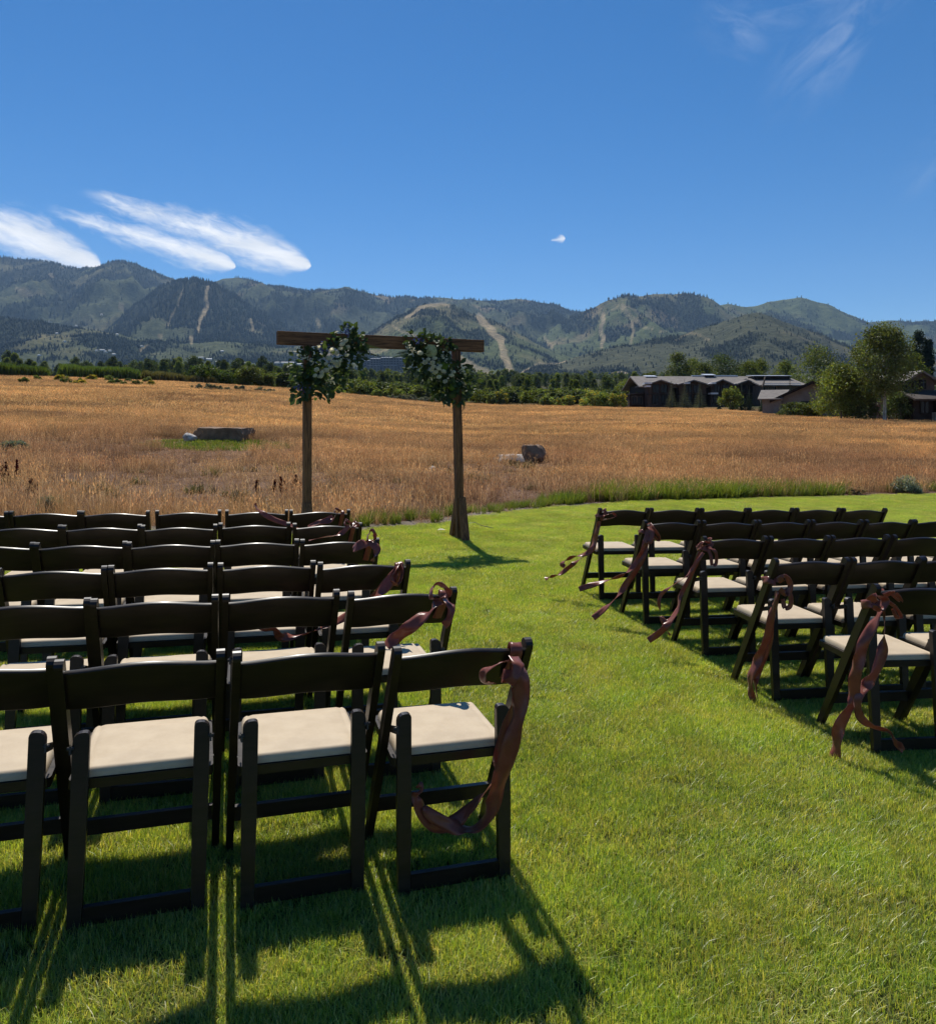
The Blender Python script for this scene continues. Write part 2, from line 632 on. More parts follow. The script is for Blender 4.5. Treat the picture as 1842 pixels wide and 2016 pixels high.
M['rock'] = plain_mat('rock', (.19, .125, .08), .9, .2, 4, .35, .03)
M['rock_grey'] = plain_mat('rock_grey', (.40, .37, .34), .9, .2, 5, .35, .02)
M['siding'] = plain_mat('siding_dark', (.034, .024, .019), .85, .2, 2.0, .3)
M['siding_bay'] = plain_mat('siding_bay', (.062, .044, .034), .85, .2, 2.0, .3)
M['siding_mid'] = plain_mat('siding_mid', (.105, .082, .066), .85, .2, 2.0, .2)
M['siding_pale'] = plain_mat('siding_pale', (.20, .175, .15), .85, .2, 2.0, .15)
M['trim'] = plain_mat('trim_dark', (.022, .016, .013), .8, .2, 3, .3)
M['roof'] = plain_mat('roof_shingle', (.185, .165, .15), .9, .15, 1.5, .2, .02)
M['roof_dark'] = plain_mat('roof_dark', (.075, .062, .055), .9, .15, 1.5, .25, .02)
M['flash'] = plain_mat('roof_metal', (.62, .63, .65), .3, .6, 2, .1)
M['stone'] = plain_mat('stone_base', (.30, .26, .22), .9, .1, 3, .4, .03)
m, t, out = new_mat('glass_dark')
principled(t, out, (.010, .011, .013), .25, .25)
M['glass'] = m
M['white_wall'] = plain_mat('white_wall', (.72, .70, .66), .8, .2, .05, .08)
M['far_wall'] = plain_mat('far_wall', (.14, .14, .15), .8, .2, .05, .2)
M['far_roof'] = plain_mat('far_roof', (.40, .41, .43), .6, .3, .05, .2)
M['dead_leaf'] = plain_mat('dead_leaf', (.75, .68, .55), .8, .2, 40, .1)

# ground sheets
m, t, out = new_mat('lawn_soil')
geo = t.node('ShaderNodeNewGeometry')
n = t.noise(geo.outputs['Position'], 30, 5, .65)
n2 = t.noise(geo.outputs['Position'], .9, 4, .6)
c = t.mix(t.ss(n, .3, .7), (.018, .026, .008), (.040, .052, .014))
c = t.mix(t.ss(n2, .35, .75), c, (.085, .085, .026))
b = principled(t, out, c, .95, .1)
bump(t, b, n, 1.0, .02)
M['lawn'] = m
m, t, out = new_mat('meadow_soil')
geo = t.node('ShaderNodeNewGeometry')
vc = t.node('ShaderNodeVertexColor', layer_name='Col')
n = t.noise(geo.outputs['Position'], 7, 7, .7)
n2 = t.noise(geo.outputs['Position'], .12, 4, .6)
c = t.mix(t.ss(n, .3, .72), (.55, .5, .5), (1.35, 1.3, 1.2))
c = t.mix(1.0, vc.outputs[0], c, 'MULTIPLY')
c = t.mix(t.m('MULTIPLY', t.ss(n2, .4, .7), .45), c, (.12, .075, .05))
b = principled(t, out, c, .95, .05)
bump(t, b, n, 1.0, .08)
M['meadow'] = m
m, t, out = new_mat('gravel_soil')
geo = t.node('ShaderNodeNewGeometry')
n = t.noise(geo.outputs['Position'], 45, 5, .7)
c = t.mix(t.ss(n, .3, .7), (.10, .08, .06), (.27, .23, .18))
b = principled(t, out, c, .95, .1)
bump(t, b, n, 1.0, .02)
M['gravel'] = m

# mountain slopes: vertex colour carries what grows there, noise breaks it up
m, t, out = new_mat('mountain_slope')
geo = t.node('ShaderNodeNewGeometry')
vc = t.node('ShaderNodeVertexColor', layer_name='Col')
n = t.noise(geo.outputs['Position'], .016, 6, .68)
n3 = t.noise(geo.outputs['Position'], .05, 4, .65)
c = t.mix(t.ss(n, .32, .68), (.68, .72, .72), (1.25, 1.22, 1.15))
c = t.mix(1.0, vc.outputs[0], c, 'MULTIPLY')
c = t.mix(1.0, c, t.mix(t.ss(n3, .35, .65), (.75, .78, .78), (1.18, 1.16, 1.1)), 'MULTIPLY')
b = principled(t, out, c, .95, .02)
bump(t, b, n3, 1.0, 9.0)
M['mountain'] = m


# ------------------------------------------------------------------ scatter (grass and other uncountable stuff)
def scatter(name, pts, rots, scls, picks, protos, label=None):
    """one stuff object: a point cloud whose points carry one of a few small tufts"""
    me = bpy.data.meshes.new(name)
    pts = np.asarray(pts, np.float32)
    me.vertices.add(len(pts))
    me.vertices.foreach_set('co', pts.ravel())
    a = me.attributes.new('rot', 'FLOAT_VECTOR', 'POINT')
    a.data.foreach_set('vector', np.asarray(rots, np.float32).ravel())
    a = me.attributes.new('scl', 'FLOAT_VECTOR', 'POINT')
    s = np.asarray(scls, np.float32)
    if s.ndim == 1:
        s = np.repeat(s[:, None], 3, 1)
    a.data.foreach_set('vector', s.ravel())
    a = me.attributes.new('pick', 'INT', 'POINT')
    a.data.foreach_set('value', np.asarray(picks, np.int32))
    o = bpy.data.objects.new(name, me)
    COL.objects.link(o)
    tag(o, label, None, None, 'stuff')
    coll = bpy.data.collections.new(name + '_tufts')
    for i, pm in enumerate(protos):
        po = bpy.data.objects.new('%s_tuft_%02d' % (name, i), pm)
        coll.objects.link(po)
    ng = bpy.data.node_groups.new(name, 'GeometryNodeTree')
    ng.interface.new_socket('Geometry', in_out='INPUT', socket_type='NodeSocketGeometry')
    ng.interface.new_socket('Geometry', in_out='OUTPUT', socket_type='NodeSocketGeometry')
    gi, go = ng.nodes.new('NodeGroupInput'), ng.nodes.new('NodeGroupOutput')
    ci = ng.nodes.new('GeometryNodeCollectionInfo')
    ci.inputs['Collection'].default_value = coll
    ci.inputs['Separate Children'].default_value = True
    ci.inputs['Reset Children'].default_value = True
    iop = ng.nodes.new('GeometryNodeInstanceOnPoints')
    iop.inputs['Pick Instance'].default_value = True

    def named(nm, typ):
        nd = ng.nodes.new('GeometryNodeInputNamedAttribute')
        nd.data_type = typ
        nd.inputs['Name'].default_value = nm
        return nd.outputs['Attribute']
    ng.links.new(gi.outputs[0], iop.inputs['Points'])
    ng.links.new(ci.outputs[0], iop.inputs['Instance'])
    ng.links.new(named('pick', 'INT'), iop.inputs['Instance Index'])
    e2r = ng.nodes.new('FunctionNodeEulerToRotation')
    ng.links.new(named('rot', 'FLOAT_VECTOR'), e2r.inputs[0])
    ng.links.new(e2r.outputs[0], iop.inputs['Rotation'])
    ng.links.new(named('scl', 'FLOAT_VECTOR'), iop.inputs['Scale'])
    ng.links.new(iop.outputs[0], go.inputs[0])
    md = o.modifiers.new('scatter', 'NODES')
    md.node_group = ng
    return o


def blades(n, size, hmin, hmax, wid, lean, cols, r, segs=2, head=None, droop=.3, clump=0):
    """n grass blades on a square of the given size; returns arrays (V, faces, colours)"""
    if clump:
        cc = (r.random((clump, 2)) - .5) * size
        xy = cc[r.integers(0, clump, n)] + r.normal(0, size * .06, (n, 2))
    else:
        xy = (r.random((n, 2)) - .5) * size
    h = hmin + (hmax - hmin) * r.random(n) ** 1.3
    th = r.random(n) * 2 * math.pi
    d = np.stack([np.cos(th), np.sin(th)], 1)
    sd = np.stack([-np.sin(th + r.normal(0, .5, n)), np.cos(th)], 1)
    ln = np.abs(r.normal(0, lean, n))
    cidx = r.integers(0, len(cols), n)
    C = np.asarray(cols, float)[cidx] * (0.75 + .5 * r.random((n, 1)))
    V, Fq, Ft, CC = [], [], [], []
    rows = []
    for k in range(segs + 1):
        t = k / segs
        off = h * (ln * t + droop * ln * t * t * 2)
        z = h * t * np.cos(np.minimum(ln * (t * .8), 1.2))
        c3 = np.stack([xy[:, 0] + d[:, 0] * off, xy[:, 1] + d[:, 1] * off, z], 1)
        w = wid * (1 - .85 * t) * (.7 + .6 * r.random(n)) if head is None else np.full(n, wid)
        if k == segs and head is None:
            rows.append((c3, None))
        else:
            s3 = np.stack([sd[:, 0] * w * .5, sd[:, 1] * w * .5, np.zeros(n)], 1)
            rows.append((c3 - s3, c3 + s3))
    base = 0
    idx = []
    for a, bb in rows:
        if bb is None:
            V.append(a)
            idx.append((base + np.arange(n), None))
            base += n
        else:
            V += [a, bb]
            idx.append((base + np.arange(n), base + n + np.arange(n)))
            base += 2 * n
    for k in range(segs):
        (a0, b0), (a1, b1) = idx[k], idx[k + 1]
        if b1 is None:
            Ft.append(np.stack([a0, b0, a1], 1))
        else:
            Fq.append(np.stack([a0, b0, b1, a1], 1))
    reps = base // n
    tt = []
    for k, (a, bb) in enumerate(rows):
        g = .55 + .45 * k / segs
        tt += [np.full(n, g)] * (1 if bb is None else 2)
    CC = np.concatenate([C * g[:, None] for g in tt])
    if head is not None:                                   # a seed head on the tip
        hl, hw, hc = head
        tip = rows[-1][0]
        L = hl * (.6 + .8 * r.random(n))
        dirv = np.stack([d[:, 0] * ln * 1.2, d[:, 1] * ln * 1.2, np.ones(n)], 1)
        dirv /= np.linalg.norm(dirv, axis=1)[:, None]
        mid = tip + dirv * (L * .45)[:, None]
        top = tip + dirv * L[:, None]
        s3 = np.stack([sd[:, 0], sd[:, 1], np.zeros(n)], 1) * hw * .5
        s4 = np.stack([-sd[:, 1], sd[:, 0], np.zeros(n)], 1) * hw * .5
        hcC = np.asarray(hc, float)[r.integers(0, len(hc), n)] * (.8 + .4 * r.random((n, 1)))
        for sdv in (s3, s4):
            o0 = sum(len(v) for v in V)
            V += [tip, mid - sdv, mid + sdv, top]
            i = np.arange(n)
            Fq.append(np.stack([o0 + i, o0 + n + i, o0 + 3 * n + i, o0 + 2 * n + i], 1))
            CC = np.concatenate([CC, np.tile(hcC, (4, 1))])
    return np.concatenate(V), ([np.concatenate(Fq)] if Fq else []) + ([np.concatenate(Ft)] if Ft else []), CC


# ------------------------------------------------------------------ ground sheet, lawn, edge strip
def build_ground():
    azs = np.unique(np.concatenate([np.arange(-180, 180, 4.0), np.arange(-46, 46, .4)]))
    rs = np.concatenate([[.0, 2, 4, 6, 8, 10, 12, 14, 16, 18, 20, 22], np.geomspace(24, 260, 70), np.geomspace(280, 6500, 30)])
    A, R = np.meshgrid(np.radians(azs), rs, indexing='ij')
    X, Y = R * np.sin(A), R * np.cos(A)
    Z = terrain(X, Y)
    n, k = A.shape
    V = np.stack([X, Y, Z], -1).reshape(-1, 3)
    i, j = np.meshgrid(np.arange(n), np.arange(k - 1), indexing='ij')
    i2 = (i + 1) % n
    Q = np.stack([i * k + j, i2 * k + j, i2 * k + j + 1, i * k + j + 1], -1).reshape(-1, 4)
    px = np.where(Y > 1, CX + F * X / np.maximum(Y, 1), 0)
    De = np.interp(px, EX, EDD)
    c = np.empty((n * k, 3))
    near = np.array([.19, .125, .092])
    gold = np.array([.36, .205, .08])
    green = np.array([.045, .058, .024])
    w = sstep(Y, 15, 60).reshape(-1, 1)
    c[:] = near * (1 - w) + gold * w
    wf = sstep(Y - De, -2, 25).reshape(-1, 1)
    c = c * (1 - wf) + green * wf
    nn = (.8 + .4 * fbm(X * .08, Y * .08, 9, 4)).reshape(-1, 1)
    me = np_mesh('ground', V, Q, M['meadow'], c * nn, True)
    o = link('ground', me)
    tag(o, 'dry golden meadow ground running up to the valley trees', None, None, 'structure')


build_ground()

EDGE_PX = [(640, 1052), (700, 1044), (745, 1041), (800, 1037), (860, 1031), (920, 1022), (1000, 1010), (1100, 998), (1250, 988), (1400, 984), (1600, 979), (1842, 972)]


def plane_hit(px, py):
    ux, uz = (px - CX) / F, -(py - HZ) / F
    t_ = -EYE / (uz - SX * ux)
    return ux * t_, t_


edge = [plane_hit(*p) for p in EDGE_PX]
edge = [(-16.0, 9.6), (-8.0, 9.5), (-4.0, 9.6)] + edge + [(16.0, 20.6), (30.0, 21.5)]
edge_x = np.array([e[0] for e in edge])
edge_y = np.array([e[1] for e in edge])


def lawn_edge(X):
    return np.interp(X, edge_x, edge_y) + .12 * np.sin(np.asarray(X) * 2.1) * .4


def build_lawn():
    xs = np.linspace(-14, 28, 169)
    ts = np.linspace(0, 1, 40)
    V = []
    for x in xs:
        e = float(lawn_edge(x))
        for t_ in ts:
            y = -8 + (e + 8) * t_
            V.append((x, y, SX * x + .006))
    k = len(ts)
    Q = [(i * k + j, (i + 1) * k + j, (i + 1) * k + j + 1, i * k + j + 1) for i in range(len(xs) - 1) for j in range(k - 1)]
    o = link('lawn', np_mesh('lawn', np.array(V), np.array(Q), M['lawn']))
    tag(o, 'mown green lawn under the chairs', None, None, 'structure')
    # bare strip between lawn and meadow
    V, Q = [], []
    xs = np.linspace(-14, 28, 169)
    for x in xs:
        e = float(lawn_edge(x))
        wd = .55 if x < 1.2 else max(.12, .55 - (x - 1.2) * .25)
        wd *= .8 + .5 * float(fbm(x * .9, .3, 5, 3))
        V += [(x, e - .10, SX * x + .010), (x, e + wd, SX * x + .010)]
    Q = [(2 * i, 2 * i + 2, 2 * i + 3, 2 * i + 1) for i in range(len(xs) - 1)]
    o = link('soil_strip', np_mesh('soil_strip', np.array(V), np.array(Q), M['gravel']))
    tag(o, 'bare gritty strip where the lawn meets the meadow', None, None, 'structure')


build_lawn()


def in_view(X, Y, margin=.06, ymin=.6):
    return (Y > ymin) & (np.abs(X) < Y * (.614 + margin) + .5)


def jitter_grid(x0, x1, y0, y1, step, r):
    gx, gy = np.meshgrid(np.arange(x0, x1, step), np.arange(y0, y1, step))
    p = np.stack([gx.ravel(), gy.ravel()], 1)
    return p + (r.random(p.shape) - .5) * step * .8


def build_lawn_grass():
    r = np.random.default_rng(11)
    greens = [(1, 1, 1), (.7, .85, .7), (1.15, 1.1, .9), (1.3, 1.15, 1.1), (.5, .65, .6), (1.7, 1.3, 2.4)]
    protos = []
    for k in range(6):
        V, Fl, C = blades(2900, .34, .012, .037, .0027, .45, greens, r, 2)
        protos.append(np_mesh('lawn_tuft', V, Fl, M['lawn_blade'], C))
    p = jitter_grid(-8, 14, 1.0, 21, .19, r)
    ok = in_view(p[:, 0], p[:, 1]) & (p[:, 1] < lawn_edge(p[:, 0]) - .05)
    p = p[ok]
    z = SX * p[:, 0] + .004
    n = len(p)
    hs_ = .56 + .85 * fbm(p[:, 0] * 2.2, p[:, 1] * 2.2, 21, 3)
    sc = np.stack([np.full(n, 1.0), np.full(n, 1.0), hs_], 1)
    rot = np.stack([np.zeros(n), np.zeros(n), r.random(n) * 6.283], 1)
    scatter('lawn_grass', np.column_stack([p, z]), rot, sc, r.integers(0, 6, n), protos, 'short green blades of the mown lawn')


build_lawn_grass()

PATCH_C = hit(425, 876)
PATCH_R = (abs(hit(590, 878).x - hit(270, 876).x) / 2, 2.1)


def in_patch(X, Y, grow=1.0):
    return ((X - PATCH_C.x) / (PATCH_R[0] * grow)) ** 2 + ((Y - PATCH_C.y) / (PATCH_R[1] * grow)) ** 2 < 1


BARE = [(hit(435, 945).x, hit(435, 945).y, 3.2, 5.5), (hit(330, 905).x, hit(330, 905).y, 3.0, 2.5), (hit(700, 962).x, hit(700, 962).y, 1.2, 1.6), (hit(1080, 925).x, hit(1080, 925).y, 1.6, 1.6)]
BOULDER_CLEAR = [(hit(1053, 912).x, hit(1053, 912).y, .8), (hit(1003, 912).x, hit(1003, 912).y, 1.2), (hit(430, 870).x, hit(430, 870).y, 3.2)]


def build_meadow_grass():
    r = np.random.default_rng(5)
    golds = [(1, 1, 1), (.85, .8, .8), (1.15, 1.1, 1.0), (.8, .68, .66), (1.2, 1.25, 1.2)]
    heads = [(1.15, 1.05, .9), (1.35, 1.3, 1.15), (.85, .7, .6)]
    near = []
    for k in range(5):
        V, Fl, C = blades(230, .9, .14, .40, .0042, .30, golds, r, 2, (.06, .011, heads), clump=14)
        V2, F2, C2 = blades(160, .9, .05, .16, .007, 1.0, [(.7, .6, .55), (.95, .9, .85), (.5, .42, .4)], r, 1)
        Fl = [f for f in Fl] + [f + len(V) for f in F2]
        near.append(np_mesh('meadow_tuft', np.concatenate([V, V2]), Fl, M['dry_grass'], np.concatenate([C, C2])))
    p = jitter_grid(-24, 34, 9.5, 46, .52, r)
    e = lawn_edge(p[:, 0])
    ok = in_view(p[:, 0], p[:, 1]) & (p[:, 1] > e + .55) & ~in_patch(p[:, 0], p[:, 1])
    for bx_, by_, br_ in BOULDER_CLEAR:
        ok &= ~((np.abs(p[:, 0] - bx_ * p[:, 1] / by_) < br_) & (p[:, 1] < by_ + .8) & (p[:, 1] > by_ - 5.5) & (r.random(len(p)) < .85))
    dens = fbm(p[:, 0] * .22, p[:, 1] * .12, 31, 4)
    bare = (dens < .50) & (p[:, 1] < 30) & (p[:, 0] < 2)
    ok &= ~(bare & (r.random(len(p)) < .75))
    for bx_, by_, ax_, ay_ in BARE:
        q_ = ((p[:, 0] - bx_) / ax_) ** 2 + ((p[:, 1] - by_) / ay_) ** 2
        ok &= ~((q_ < .6 + .8 * fbm(p[:, 0] * .8, p[:, 1] * .5, 35, 3)) & (r.random(len(p)) < .88))
    p = p[ok]
    n = len(p)
    hz_ = (.55 + .9 * fbm(p[:, 0] * .3, p[:, 1] * .3, 33, 3)) * np.where(p[:, 0] > 1, 1.15, .95)
    sc = np.stack([np.ones(n), np.ones(n), hz_], 1)
    rot = np.stack([np.zeros(n), np.zeros(n), r.random(n) * 6.283], 1)
    scatter('meadow_grass', np.column_stack([p, terrain(p[:, 0], p[:, 1])]), rot, sc, r.integers(0, 5, n), near, 'dry golden grass of the near meadow')
    # dead litter and thin low stems on the bare ground
    lit = []
    for k in range(4):
        V, Fl, C = blades(150, .9, .03, .16, .006, 1.3, [(.75, .68, .66), (1.1, 1.05, 1.1), (.45, .38, .38), (1.3, 1.3, 1.35)], r, 2, clump=16)
        V2, F2, C2 = blades(14, .9, .15, .34, .0042, .4, golds, r, 2, (.05, .010, heads), clump=5)
        lit.append(np_mesh('litter_tuft', np.concatenate([V, V2]), Fl + [f + len(V) for f in F2], M['dry_grass'], np.concatenate([C, C2])))
    q = jitter_grid(-24, 30, 9.8, 34, .62, r)
    q = q[in_view(q[:, 0], q[:, 1]) & (q[:, 1] > lawn_edge(q[:, 0]) + .5) & ~in_patch(q[:, 0], q[:, 1])]
    n = len(q)
    rot = np.stack([np.zeros(n), np.zeros(n), r.random(n) * 6.283], 1)
    scatter('dry_litter', np.column_stack([q, terrain(q[:, 0], q[:, 1])]), rot, .7 + .6 * r.random(n), r.integers(0, 4, n), lit, 'dead stems and litter on the bare meadow soil')
    # taller seed stalks standing above the sward, and dull weeds
    tall = []
    for k in range(4):
        V, Fl, C = blades(46, .7, .34, .66, .0045, .30, [(1.2, 1.2, 1.2), (1.0, .95, .9)], r, 2, (.085, .016, [(1.5, 1.45, 1.4), (1.2, 1.05, .95)]), clump=4)
        tall.append(np_mesh('stalk_tuft', V, Fl, M['straw'], C))
    q = np.stack([r.uniform(-26, 44, 5200), 11 + 62 * r.random(5200) ** 1.25], 1)
    q = q[in_view(q[:, 0], q[:, 1]) & (q[:, 1] > lawn_edge(q[:, 0]) + .9) & ~in_patch(q[:, 0], q[:, 1], 1.3) & (fbm(q[:, 0] * .16, q[:, 1] * .10, 55, 3) > .50)]
    keep = np.ones(len(q), bool)
    for bx_, by_, ax_, ay_ in BARE:
        keep &= ((q[:, 0] - bx_) / ax_) ** 2 + ((q[:, 1] - by_) / ay_) ** 2 > 1.1
    for bx_, by_, br_ in BOULDER_CLEAR:
        keep &= ~((np.abs(q[:, 0] - bx_ * q[:, 1] / by_) < br_ * 1.7) & (q[:, 1] < by_ + 1.5) & (q[:, 1] > by_ - 9))
    q = q[keep & (r.random(len(q)) < .8)]
    n = len(q)
    rot = np.stack([np.zeros(n), np.zeros(n), r.random(n) * 6.283], 1)
    scatter('seed_stalks', np.column_stack([q, terrain(q[:, 0], q[:, 1])]), rot, .5 + .5 * r.random(n), r.integers(0, 4, n), tall, 'pale seed stalks standing above the dry meadow grass')
    weed = []
    for k in range(3):
        V, Fl, C = blades(120, .5, .06, .26, .016, .7, [(.9, .8, .75), (.6, .55, .5), (1.0, 1.05, .75)], r, 2, clump=5)
        weed.append(np_mesh('weed_tuft', V, Fl, M['weed'], C))
    q = np.stack([r.uniform(-26, 40, 900), 11 + 50 * r.random(900)], 1)
    q = q[in_view(q[:, 0], q[:, 1]) & (q[:, 1] > lawn_edge(q[:, 0]) + .8) & ~in_patch(q[:, 0], q[:, 1]) & (fbm(q[:, 0] * .2, q[:, 1] * .12, 57, 3) > .52)]
    n = len(q)
    rot = np.stack([np.zeros(n), np.zeros(n), r.random(n) * 6.283], 1)
    scatter('meadow_weeds', np.column_stack([q, terrain(q[:, 0], q[:, 1])]), rot, .6 + .8 * r.random(n), r.integers(0, 3, n), weed, 'dull brown and green weeds among the dry grass')
    far = []
    for k in range(4):
        V, Fl, C = blades(420, 3.4, .22, .46, .016, .28, golds, r, 1, (.11, .035, heads), clump=40)
        far.append(np_mesh('meadow_far_tuft', V, Fl, M['dry_far'], C))
    p = jitter_grid(-80, 100, 38, 160, 1.75, r)
    De = np.interp(CX + F * p[:, 0] / p[:, 1], EX, EDD)
    ok = in_view(p[:, 0], p[:, 1], .03) & (p[:, 1] < De + 1) & ~in_patch(p[:, 0], p[:, 1], 1.1)
    p = p[ok]
    n = len(p)
    hz_ = .38 + .62 * fbm(p[:, 0] * .12, p[:, 1] * .06, 37, 3)
    sc = np.stack([np.ones(n), np.ones(n), hz_], 1)
    rot = np.stack([np.zeros(n), np.zeros(n), r.random(n) * 6.283], 1)
    scatter('meadow_grass_far', np.column_stack([p, terrain(p[:, 0], p[:, 1])]), rot, sc, r.integers(0, 4, n), far, 'golden grass of the far meadow')


build_meadow_grass()


def build_edge_grass():
    r = np.random.default_rng(8)
    greens = [(1, 1, 1), (1.2, 1.15, .9), (.8, .9, .8), (1.5, 1.3, .9)]
    protos = []
    for k in range(4):
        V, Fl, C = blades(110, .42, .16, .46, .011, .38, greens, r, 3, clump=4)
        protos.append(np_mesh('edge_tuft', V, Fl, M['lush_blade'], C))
    pts = []
    for x in np.arange(.35, 9.0, .10):
        e = float(lawn_edge(x))
        thick = .5 + 1.0 * float(sstep(x, 1.0, 3.2)) * float(1 - .75 * sstep(x, 6.2, 8.5))
        for q in range(int(3 + thick * 3)):
            if x > 6.4 and r.random() < (x - 6.4) / 3:
                continue
            pts.append((x + r.normal(0, .08), e + .22 + r.random() * thick * 1.1, .45 + .75 * float(sstep(x, .8, 3.0)) * (.6 + .6 * r.random())))
    for x in np.arange(-2.05, .2, .13):
        e = float(lawn_edge(x))
        for q in range(2 if x > -1.5 else 1):
            pts.append((x + r.normal(0, .07), e + .35 + r.random() * .55, .45 + .4 * r.random()))
    for x in np.arange(10.2, 13, .15):
        e = float(lawn_edge(x))
        pts.append((x + r.normal(0, .07), e + .3 + r.random() * .6, .7 + .5 * r.random()))
    pts = np.array(pts)
    n = len(pts)
    rot = np.stack([np.zeros(n), np.zeros(n), r.random(n) * 6.283], 1)
    z = terrain(pts[:, 0], pts[:, 1])
    scatter('edge_grass', np.column_stack([pts[:, :2], z]), rot, pts[:, 2] * .74, r.integers(0, 4, n), protos, 'lush uncut green grass along the lawn edge')
    # pale straw grass behind the left rows
    straw = []
    for k in range(4):
        V, Fl, C = blades(170, .6, .15, .55, .005, .42, [(1, 1, 1), (1.2, 1.12, 1.1), (.85, .75, .65), (1.0, .85, .7)], r, 3, clump=5)
        straw.append(np_mesh('straw_tuft', V, Fl, M['straw'], C))
    p = jitter_grid(-9, -.9, 9.9, 13.0, .30, r)
    keep = (p[:, 1] > lawn_edge(p[:, 0]) + .35) & in_view(p[:, 0], p[:, 1]) & (r.random(len(p)) < .8 - .78 * sstep(p[:, 1], 10.3, 12.2))
    p = p[keep]
    n = len(p)
    rot = np.stack([np.zeros(n), np.zeros(n), r.random(n) * 6.283], 1)
    scatter('straw_grass', np.column_stack([p, terrain(p[:, 0], p[:, 1])]), rot, .5 + .45 * r.random(n), r.integers(0, 4, n), straw, 'pale tangled straw grass behind the left rows')
    # low green grass in the mown patch by the long boulder
    g = []
    for k in range(3):
        V, Fl, C = blades(300, .8, .05, .13, .016, .5, [(1, 1, 1), (1.2, 1.1, .9)], r, 1)
        g.append(np_mesh('patch_tuft', V, Fl, M['lush_blade'], C))
    p = jitter_grid(PATCH_C.x - PATCH_R[0], PATCH_C.x + PATCH_R[0], PATCH_C.y - PATCH_R[1], PATCH_C.y + PATCH_R[1], .5, r)
    p = p[in_patch(p[:, 0], p[:, 1]) & (r.random(len(p)) < .9)]
    n = len(p)
    rot = np.stack([np.zeros(n), np.zeros(n), r.random(n) * 6.283], 1)
    scatter('patch_grass', np.column_stack([p, terrain(p[:, 0], p[:, 1])]), rot, .9 + .3 * r.random(n), r.integers(0, 3, n), g, 'mown green patch in front of the long boulder')


build_edge_grass()

# ------------------------------------------------------------------ mountains
RUNS = [  # bare ski runs: photo polyline, half width
    ([(408, 566), (404, 590), (409, 606), (396, 628), (390, 652)], 4.2, .9),
    ([(362, 570), (352, 600), (338, 622), (329, 640)], 2.6, .45),
    ([(942, 624), (955, 640), (972, 656), (986, 672), (992, 700), (1004, 728)], 9, .9),
    ([(800, 625), (830, 605), (868, 598), (884, 603)], 4, .8),
    ([(772, 640), (800, 655), (830, 668)], 2.6, .8),
    ([(898, 702), (930, 722), (960, 732)], 8, .8),
    ([(1190, 618), (1183, 640), (1186, 662), (1184, 682)], 4.5, .85),
    ([(1222, 600), (1238, 625), (1248, 650), (1243, 676)], 3.0, .6),
    ([(1196, 615), (1222, 598), (1260, 640), (1310, 655)], 2.2, .5),
    ([(1070, 664), (1088, 684)], 4, .6),
    ([(236, 600), (242, 608)], 4, .6), ([(494, 628), (500, 652)], 3.5, .6), ([(310, 655), (316, 665)], 4, .6),
    ([(374, 664), (376, 674)], 4, .6), ([(34, 568), (60, 582)], 4, .5), ([(100, 540), (108, 545)], 4, .6),
    ([(1040, 727), (1062, 716), (1100, 716), (1116, 709)], 1.6, .9), ([(1028, 735), (1040, 729)], 3, .9), ([(1205, 735), (1225, 732), (1240, 738)], 2, .9),
    ([(600, 668), (602, 676)], 5, .5), ([(625, 630), (630, 640)], 4, .5), ([(275, 690), (290, 680)], 4, .5),
    ([(1330, 668), (1362, 655), (1395, 668)], 3, .35), ([(640, 700), (700, 690), (760, 690)], 5, .5),
]


def run_mask(px, py):
    m_ = np.zeros_like(px)
    jx = (vnoise(px * .09, py * .09, 71) - .5) * 7
    jy = (vnoise(px * .09, py * .09, 73) - .5) * 5
    qx, qy = px + jx, py + jy
    for pts, hw, amt in RUNS:
        for (xa, ya), (xb, yb) in zip(pts[:-1], pts[1:]):
            l2 = (xb - xa) ** 2 + (yb - ya) ** 2
            s_ = np.clip(((qx - xa) * (xb - xa) + (qy - ya) * (yb - ya)) / l2, 0, 1)
            d = np.hypot(qx - xa - s_ * (xb - xa), qy - ya - s_ * (yb - ya))
            m_ = np.maximum(m_, .88 * amt * sstep(d, hw * .95, hw * .6))
    return m_


